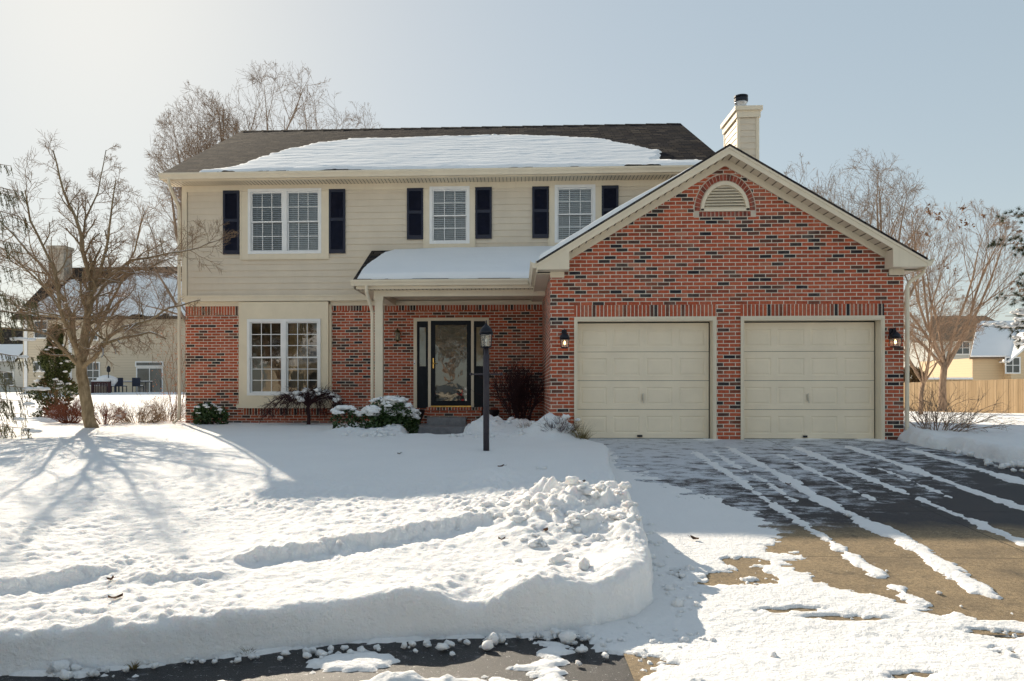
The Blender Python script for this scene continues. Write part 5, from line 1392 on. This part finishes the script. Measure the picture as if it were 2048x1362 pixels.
q = m.math('DIVIDE', sx.outputs['X'], .145); fr = m.math('FRACT', q); idn = m.n('ShaderNodeTexWhiteNoise', _noise_dimensions='1D', W=m.math('FLOOR', q)).outputs[0]
c = m.ramp(idn, [(0, (.40, .27, .145)), (1, (.55, .385, .22))]); c = m.mix(.5, c, m.ramp(m.noise(2, 5, .6, m.mapping((6, 6, .5))), [(.3, .7), (.7, 1.2)]), 'MULTIPLY')
M['fence'] = m.done(c, .85)
def quad_window(root, x0, x1, z0, z1, y, grid=(2, 2), name='window', frame='white', curtain=False):
    mb = MB(); t = .09
    mb.box(x0 - t, x1 + t, y - .05, y, z0 - t, z0); mb.box(x0 - t, x1 + t, y - .05, y, z1, z1 + t); mb.box(x0 - t, x0, y - .05, y, z0, z1); mb.box(x1, x1 + t, y - .05, y, z0, z1)
    for i in range(1, grid[0]): xx = x0 + (x1 - x0) * i / grid[0]; mb.box(xx - .025, xx + .025, y - .045, y - .012, z0, z1)
    for i in range(1, grid[1]): zz = z0 + (z1 - z0) * i / grid[1]; mb.box(x0, x1, y - .044, y - .013, zz - .025, zz + .025)
    f = P(mb, name, M[frame], root)
    g = MB(); g.box(x0, x1, y - .01, y - .002, z0, z1)
    P_ = [(v[0] - root.location.x, v[1] - root.location.y, v[2] - root.location.z) for v in g.v]; g.v = P_; g.build('pane', M['darkpane'], f)
    return f
m = N('far window pane'); M['darkpane'] = m.done(m.ramp(m.noise(.8, 3), [(.3, (.02, .025, .03)), (.7, (.08, .09, .10))]), .05, m.bump(m.noise(1.1, 2), .1, .05), Specular_IOR_Level=1.0)

# left neighbour
NY = 56.0
a0 = at(46, 640, NY); e0 = at(46, 635, NY).z; x0 = a0.x; x1 = 2.0; g0 = .55
nb = empty('neighbour_house', (x0, NY, g0)); tag(nb, 'tan sided neighbouring house with a snow covered roof behind the ornamental tree', 'house')
mb = MB(); mb.box(x0, x1, NY, NY + 11, g0 - .5, e0)
P(mb, 'wall', M['nside'], nb)
mb = MB(); rz = at(140, 535, NY + 5.5).z
slab(mb, [(x0 - .5, NY - .5, e0), (x1, NY - .5, e0), (x1, NY + 5.5, rz), (x0 - .5, NY + 5.5, rz)], .15); slab(mb, [(x0 - .5, NY + 11.5, e0), (x1, NY + 11.5, e0), (x1, NY + 5.52, rz), (x0 - .5, NY + 5.52, rz)], .15)
mb.box(x0 - .5, x1, NY - .65, NY - .5, e0 - .22, e0)
mb.poly([(x0, NY, e0), (x0, NY + 11, e0), (x0, NY + 5.5, rz - .1)])
rf = P(mb, 'roof', M['shingle2'], nb)
nsl = (rz - e0) / 6.0
poly = [(x0 + .6, NY - .45), (x1, NY - .45), (x1, NY + 1.8), (at(360, 600, NY).x, NY + 2.3), (at(300, 575, NY).x, NY + 4.3), (at(215, 562, NY).x, NY + 4.8), (at(190, 590, NY).x, NY + 3.0), (at(90, 585, NY).x, NY + 3.4)]
slope_snow('roof_snow', poly, x0, x1, NY - .5, NY + 5.4, .25, lambda X, Y: e0 + .02 + (Y - NY + .5) * nsl, .12, 'patchy snow on the roof of the left neighbouring house', .03, .3, .6)
mb = MB(); c0, c1 = at(106, 500, NY + 4).x, at(136, 500, NY + 4).x; mb.box(c0, c1, NY + 3.4, NY + 4.6, e0, at(120, 500, NY + 4).z); mb.box(c0 - .12, c1 + .12, NY + 3.3, NY + 4.7, at(120, 500, NY + 4).z, at(120, 494, NY + 4).z)
P(mb, 'chimney', M['stone'], nb)
def W(px0, py0, px1, py1, grid=(2, 2), nm='window'):
    A = at(px0, py0, NY); B = at(px1, py1, NY); return quad_window(nb, A.x, B.x, B.z, A.z, NY, grid, nm)
W(70, 643, 94, 675, (1, 2)); W(175, 661, 195, 679, (1, 2)); W(69, 725, 90, 742, (2, 1)); W(175, 726, 198, 770, (2, 3)); W(273, 725, 325, 731, (1, 1), 'transom')
f = W(275, 737, 324, 785, (2, 1), 'sliding_door')
for px in (52, 141): A = at(px, 700, NY); P(MB().box(A.x - .12, A.x + .12, NY - .06, NY - .002, g0, e0), 'corner_board', M['white'], nb)
mb = MB(); pz = at(300, 785, NY - 3).z
Xa, Xb_ = at(183, 790, 50).x, at(372, 790, 50).x
o = field('patio_bank', steps((Xa - 3, Xb_ + 1.5, .3)), steps((42, 56.3, .3)), lambda X, Y: far_z(X, Y) - .3 + (pz - far_z(X, Y) + .32) * sstep(43.5, 50, Y) * sstep(Xa - 2, Xa + 1, X), M['farsnow'])
tag(o, 'snow covered slope before the neighbour patio', 'snow', kind='structure')
# deck corner with dark railing
dk = empty('deck_railing', tuple(at(203, 800, 49))); tag(dk, 'dark red railed deck corner heaped with snow behind the ornamental tree', 'deck')
A, B = at(184, 798, 49), at(222, 763, 49); mb, bl = MB(), MB()
mb.box(A.x, B.x, 48.9, 49, B.z - .12, B.z); mb.box(A.x, B.x, 48.9, 49, B.z - 1.0, B.z - .88); mb.box(A.x, B.x, 48.93, 50.5, A.z - .3, B.z - 1.0)
for x in (A.x, B.x - .12): mb.box(x, x + .12, 48.88, 49.02, A.z - .3, B.z + .05)
n = 12
for k in range(n): x = A.x + (B.x - A.x) * (k + .5) / n; bl.box(x - .025, x + .025, 48.92, 48.98, B.z - .88, B.z - .12)
M['deckred'] = plain('dark red stain', (.05, .012, .014), .6, .2)
P(mb, 'frame', M['deckred'], dk); P(bl, 'balusters', M['deckred'], dk)
mb = MB(); mb.blob(((A.x + B.x) / 2, 49.6, B.z + .05), (.66, .6, .38), 3, 3, .08); mb.box(A.x, B.x, 48.87, 49.03, B.z + .001, B.z + .07); P(mb, 'snow_cap', M['farsnow'], dk, True)
gl_ = MB(); p = at(217, 785, 49.2); gl_.tube([p, p + Vector((0, 0, 1.35))], .03, 6); gl_.lathe(tuple(p + Vector((0, 0, 1.35))), [(.07, 0), (.12, .06), (.12, .3), (.03, .42)], 8)
gl_.v = [(v[0] - p.x, v[1] - p.y, v[2] - p.z) for v in gl_.v]; o = gl_.build('garden_torch', M['blackmetal']); o.location = p; tag(o, 'thin black garden torch standing at the deck corner', 'torch')
# dining set on the patio
def patio_z(x): return pz + .02
tb = empty('patio_table', tuple(Vector((at(268, 785, 52).x, 52, pz + .02)))); tag(tb, 'snow topped patio table before the neighbour sliding door', 'table')
M['patio'] = plain('dark patio metal', (.012, .018, .04), .5, .2)
MB().box(-1.15, 1.15, -.5, .5, .70, .74).build('tabletop', M['patio'], tb)
for sx in (-1, 1):
    for sy in (-1, 1): MB().tube([(sx * 1.05, sy * .42, 0), (sx * 1.05, sy * .42, .70)], .03, 6).build('leg', M['patio'], tb)
MB().box(-1.1, 1.1, -.46, .46, .741, .81).build('snow_cap', M['farsnow'], tb)
def chair(x, y, rz, lab):
    c = empty('patio_chair', (x, y, pz + .02), rz); tag(c, lab, 'chair', 'chairs round the snowy patio table')
    MB().box(-.28, .28, -.27, .27, .40, .44).build('seat', M['patio'], c)
    MB().box(-.28, .28, .24, .29, .44, 1.0).build('backrest', M['patio'], c); MB().box(-.24, .24, -.22, .22, .441, .50).build('snow_cap', M['farsnow'], c)
    for sx in (-1, 1):
        for sy in (-1, 1): MB().box(sx * .26 - .02, sx * .26 + .02, sy * .25 - .02, sy * .25 + .02, 0, .4).build('leg', M['patio'], c)
tx = tb.location.x
chair(tx - 1.5, 52, math.pi / 2, 'dark patio chair at the left end of the snowy table'); chair(tx - .45, 51.1, math.pi, 'dark patio chair on the near side of the table, the left one')
chair(tx + .75, 51.1, math.pi, 'dark patio chair on the near side of the table, before the sliding door')
# farther house at the far left
fb = at(-40, 800, 70); fh = empty('far_house', (fb.x, 70, .4)); tag(fh, 'dark roofed house with snow at the far left edge', 'house')
A, B = at(-60, 660, 70), at(38, 690, 70)
mb = MB(); mb.box(A.x - 8, B.x - .4, 70, 78, 0, at(0, 722, 70).z); P(mb, 'wall', M['nside2'], fh)
mb = MB(); slab(mb, [(A.x - 9, 69.5, at(0, 722, 70).z), (B.x, 69.5, at(0, 722, 70).z), (B.x, 74, at(0, 655, 74).z), (A.x - 9, 74, at(0, 655, 74).z)], .15); P(mb, 'roof', M['shingle2'], fh)
mb = MB(); z0_, z1_ = at(0, 722, 70).z, at(0, 655, 74).z
slab(mb, [(A.x - 9, 69.45, z0_ + .03), (B.x - .1, 69.45, z0_ + .03), (B.x - .1, 71.6, z0_ + .05 + (z1_ - z0_) * 2.1 / 4.5), (A.x - 9, 71.6, z0_ + .05 + (z1_ - z0_) * 2.1 / 4.5)], .12); P(mb, 'snow_cap', M['farsnow'], fh)
quad_window(fh, at(8, 0, 70).x, at(26, 0, 70).x, at(0, 770, 70).z, at(0, 745, 70).z, 70, (1, 2))
# garden fence on the right
fl, fr_ = at(1790, 821, 52.5), at(2250, 826, 39); nF = 40
fe = empty('wooden_fence', tuple(fl)); tag(fe, 'tan wooden privacy fence across the yard right of the garage', 'fence')
dv = fr_ - fl; an = math.atan2(dv.y, dv.x); Ln = math.hypot(dv.x, dv.y); fe.rotation_euler = (0, 0, an)
mb = MB(); rr = random.Random(8); k = 0; x = 0
while x < Ln:
    z0_ = dv.z * x / Ln - .25; hh = 1.85 + .25 + rr.uniform(-.01, .01); mb.box(x, x + .138, rr.uniform(-.006, .006), .025, z0_, z0_ + hh); x += .145
mb.build('boards', M['fence'], fe)
x = 0
while x < Ln: MB().box(x, x + .1, .03, .13, dv.z * x / Ln - .3, dv.z * x / Ln + 1.84).build('post', M['fence'], fe); x += 2.4
# farther fence with snow on its rail
A, B = at(1828, 768, 60), at(1945, 755, 60); f2 = empty('back_fence', tuple(A)); tag(f2, 'low brown back fence with snow along its rail beyond the tan fence', 'fence')
MB().box(0, B.x - A.x, 0, .05, -1.6, .35).build('boards', M['fence'], f2)
MB().box(0, B.x - A.x, -.06, .08, .351, .50).build('snow_cap', M['farsnow'], f2)
# tan house right
hY = 62; hx0 = at(1945, 700, hY).x; hx1 = hx0 + 12; ez = at(1945, 716, hY).z; gz0 = -.6
th_ = empty('tan_house', (hx0, hY, gz0)); tag(th_, 'tan house with a bright snowy roof beyond the wooden fence', 'house')
mb = MB(); mb.box(hx0, hx1, hY, hY + 8, gz0, ez); P(mb, 'wall', M['nside3'], th_)
ap = at(2052, 652, hY + 3)
mb = MB(); slab(mb, [(hx0 - .5, hY - .5, ez), (hx1, hY - .5, ez), (hx1, hY + 4, ap.z + .4), (hx0 + 2.6, hY + 4, ap.z + .4)], .15); P(mb, 'roof', M['shingle3'], th_)
mb = MB(); slab(mb, [(hx0 - .45, hY - .55, ez + .16), (hx1, hY - .55, ez + .16), (hx1, hY + 3.9, ap.z + .52), (hx0 + 2.7, hY + 3.9, ap.z + .52)], .12); P(mb, 'snow_cap', M['farsnow'], th_)
mb = MB(); gxm = at(2052, 0, hY).x + .6; mb.poly([(gxm - 2.3, hY - .9, ez), (gxm + 2.3, hY - .9, ez), (gxm, hY - .9, ez + 2.0)]); mb.box(gxm - 2.3, gxm + 2.3, hY - .9, hY, gz0, ez); P(mb, 'gable', M['nside3'], th_)
mb = MB(); slab(mb, [(gxm - 2.7, hY - 1.2, ez - .3), (gxm - 2.7, hY + 3, ez - .3), (gxm, hY + 3, ez + 2.1), (gxm, hY - 1.2, ez + 2.1)], .14); slab(mb, [(gxm + 2.7, hY - 1.2, ez - .3), (gxm + 2.7, hY + 3, ez - .3), (gxm, hY + 3, ez + 2.1), (gxm, hY - 1.2, ez + 2.1)], .14)
P(mb, 'gable_roof', M['farsnow'], th_)
A, B = at(2012, 716, hY - .9), at(2038, 745, hY - .9); quad_window(th_, A.x, B.x, B.z, A.z, hY - .91, (2, 2))
# grey house farther right
hY2 = 82; A, B = at(1868, 690, hY2), at(1985, 690, hY2); ez2 = at(0, 700 - 14, hY2).z
g2h = empty('grey_house', (A.x, hY2, -.6)); tag(g2h, 'pale grey two storey house behind the tangled trees on the right', 'house')
mb = MB(); mb.box(A.x, B.x + 3, hY2, hY2 + 9, -.6, ez2); P(mb, 'wall', M['nside2'], g2h)
mb = MB(); slab(mb, [(A.x - .6, hY2 - .6, ez2), (B.x + 3.6, hY2 - .6, ez2), (B.x + 2, hY2 + 4.5, at(0, 640, hY2 + 4).z), (A.x + 2, hY2 + 4.5, at(0, 640, hY2 + 4).z)], .15); P(mb, 'roof', M['shingle3'], g2h)
quad_window(g2h, at(1912, 0, hY2).x, at(1938, 0, hY2).x, at(0, 712, hY2).z, at(0, 690, hY2).z, hY2, (2, 2)); quad_window(g2h, at(1928, 0, hY2).x, at(1945, 0, hY2).x, at(0, 748, hY2).z, at(0, 734, hY2).z, hY2, (1, 2))
# dark bush behind the fence end
bb = empty('yew_bush', tuple(at(1822, 768, 56))); tag(bb, 'dark evergreen bush behind the left end of the tan fence', 'shrub'); rr = random.Random(9)
mb = MB(); leaves(mb, (0, 0, .35), (.95, .8, .95), 1500, .22, rr, .5); mb.build('foliage', M['arborbrown'], bb)
MB().tube([(0, 0, -1.5), (0, 0, .3)], [.08, .04], 5).build('stem', M['bark2'], bb)
# distant woods closing the horizon
m = N('distant bare wood'); M['wood'] = m.done(m.ramp(m.noise(2, 4), [(.3, (.20, .16, .13)), (.7, (.34, .28, .24))]), .95)
rr = random.Random(12); mb = MB()
for k in range(900):
    if rr.random() < .5: x = rr.uniform(-130, 130); y = 120 + rr.uniform(0, 25)
    else: x = rr.uniform(-70, 75); y = rr.uniform(92, 110)
    h = rr.uniform(4, 8.5); mb.tube([(x, y, -.6), (x + rr.uniform(-.3, .3), y, h * .6)], [.12, .05], 3, False)
    for j in range(14):
        z = rr.uniform(.2, .95) * h; a = rr.uniform(0, 6.28); L = (h - z) * .5 + .7; mb.tube([(x, y, z * .7), (x + math.cos(a) * L * .5, y + math.sin(a) * L * .5, z * .7 + L * .8)], [.05, .02], 3, False)
o = mb.build('distant_wood', M['wood']); tag(o, 'far off line of bare trees along the horizon', 'woods', kind='stuff')

# ================================================================== ACROSS THE STREET (seen mirrored in the panes)
def simple_house(x0, x1, y, h, rz_, label, mat):
    r = empty('house_across', (x0, y, -.5)); tag(r, label, 'house')
    mb = MB(); mb.box(x0, x1, y - 9, y, -.5, h); mb.poly([(x1, y, h), (x1, y - 9, h), (x1, y - 4.5, rz_)]); mb.poly([(x0, y, h), (x0, y - 9, h), (x0, y - 4.5, rz_)]); P(mb, 'wall', mat, r)
    mb = MB(); slab(mb, [(x0 - .5, y + .5, h), (x1 + .5, y + .5, h), (x1 + .5, y - 4.5, rz_), (x0 - .5, y - 4.5, rz_)], .15); slab(mb, [(x0 - .5, y - 9.5, h), (x1 + .5, y - 9.5, h), (x1 + .5, y - 4.51, rz_), (x0 - .5, y - 4.51, rz_)], .15); P(mb, 'roof', M['farsnow'], r)
    for k in range(3):
        a = x0 + (x1 - x0) * (.18 + .3 * k); P2 = MB(); P2.box(a, a + 1.1, y + .001, y + .05, .9, 2.3); P2.box(a + 1.3, a + 2.2, y + .001, y + .05, .9, 2.3); P(P2, 'window', M['darkpane'], r)
simple_house(-20, -9.5, -24, 3.0, 6.2, 'tan house across the street mirrored in the door glass', M['nside'])
simple_house(9, 20, -26, 5.2, 8.5, 'grey house across the street, right', M['nside2'])
for px_, y, seed, hgt, lab in ((-17.5, -19, 71, 9, 'brown leaved oak across the street mirrored in the lower window'), (-24, -22, 72, 11, 'taller oak across the street, far left'), (-11.5, -27, 73, 14, 'bare tree behind the house across the street, mirrored in the upper window'), (-1.0, -23, 74, 9, 'tree beside the house across the street, mirrored in the storm door'), (-5.5, -25, 75, 10, 'brown leaved tree behind the parked car across the street')):
    g = Grow(seed, 38, .08, .14, .56, (6, 6, 5, 3), .012, .4, levels=3, thick=.03); b = Vector((px_, y, -.6)); g.big.tube([b, b + Vector((0, 0, hgt * .25))], [.2, .15], 7)
    for k in range(7):
        a = k * .9; d = Vector((math.cos(a) * .6, math.sin(a) * .6, 1)).normalized(); g.branch(b + Vector((0, 0, hgt * .22)), d, hgt * .6, .1, 0)
    r = finish_tree(g, tuple(b), lab, 'tree', M['bark3'], M['bark3'], 'street_tree', 'trees across the street')
    if seed in (71, 72, 74, 75):
        ml = MB(); rr = g.rr
        for c in g.tips:
            for j in range(3 if seed != 74 else 2):
                p = c - b + unit(rr) * .4; u, v = unit(rr) * .13, unit(rr) * .09; ml.poly([p - u, p + v, p + u, p - v])
        ml.build('dry_leaves', M['grassdry'], r)
# parked car across the street, seen only as a reflection in the storm door
car = empty('parked_car', (-4.3, -13.0, -.56)); tag(car, 'champagne estate car parked across the street, mirrored in the storm door', 'car')
M['carpaint'] = plain('champagne car paint', (.38, .34, .27), .3, .05, metallic=.5); M['tyre'] = plain('tyre', (.02, .02, .02), .8); M['red'] = plain('red tail lamp', (.5, .01, .01), .2)
prof = [(-2.25, .38), (-2.3, .75), (-2.22, 1.0), (-1.1, 1.12), (-.55, 1.62), (1.9, 1.70), (2.2, 1.15), (2.28, .9), (2.28, .45), (2.1, .32)]
mb = MB()
for (ya, za), (yb, zb) in zip(prof, prof[1:] + prof[:1]):
    wa = .93 if za < 1.15 else .72; wb = .93 if zb < 1.15 else .72; mb.poly([(-wa, ya, za), (wa, ya, za), (wb, yb, zb), (-wb, yb, zb)])
for s_ in (-1, 1):
    mb.poly([(s_ * .93, *prof[i]) for i in (0, 1, 2, 3)] + [(s_ * .93, 2.2, 1.1)] + [(s_ * .93, *prof[i]) for i in (7, 8, 9)]); mb.poly([(s_ * .93, -1.1, 1.12), (s_ * .93, 2.2, 1.12), (s_ * .72, 1.9, 1.70), (s_ * .72, -.55, 1.62)])
mb.build('body', M['carpaint'], car)
MB().prism([(-.76, 2.19, 1.20), (.76, 2.19, 1.20), (.66, 1.97, 1.62), (-.66, 1.97, 1.62)], None, (0, .02, .01)).build('rear_window', M['darkpane'], car)
MB().box(-.9, .9, 2.285, 2.36, .38, .60).build('bumper', M['blackmetal'], car)
for s_ in (-1, 1):
    MB().box(s_ * .82 - .09, s_ * .82 + .09, 2.24, 2.31, .78, 1.08).build('tail_lamp', M['red'], car)
    for y in (-1.4, 1.4):
        wmb = MB()
        wmb.tube([(s_ * .78, y, .33), (s_ * .97, y, .33)], .33, 20); wmb.build('wheel', M['tyre'], car)

for o in bpy.data.objects:                                        # clumped snow caught in plants and the like: nobody could count it
    if o.parent and o.name.split('.')[0] in ('snow_cap', 'dry_leaves', 'needles', 'foliage') : o['kind'] = 'stuff'
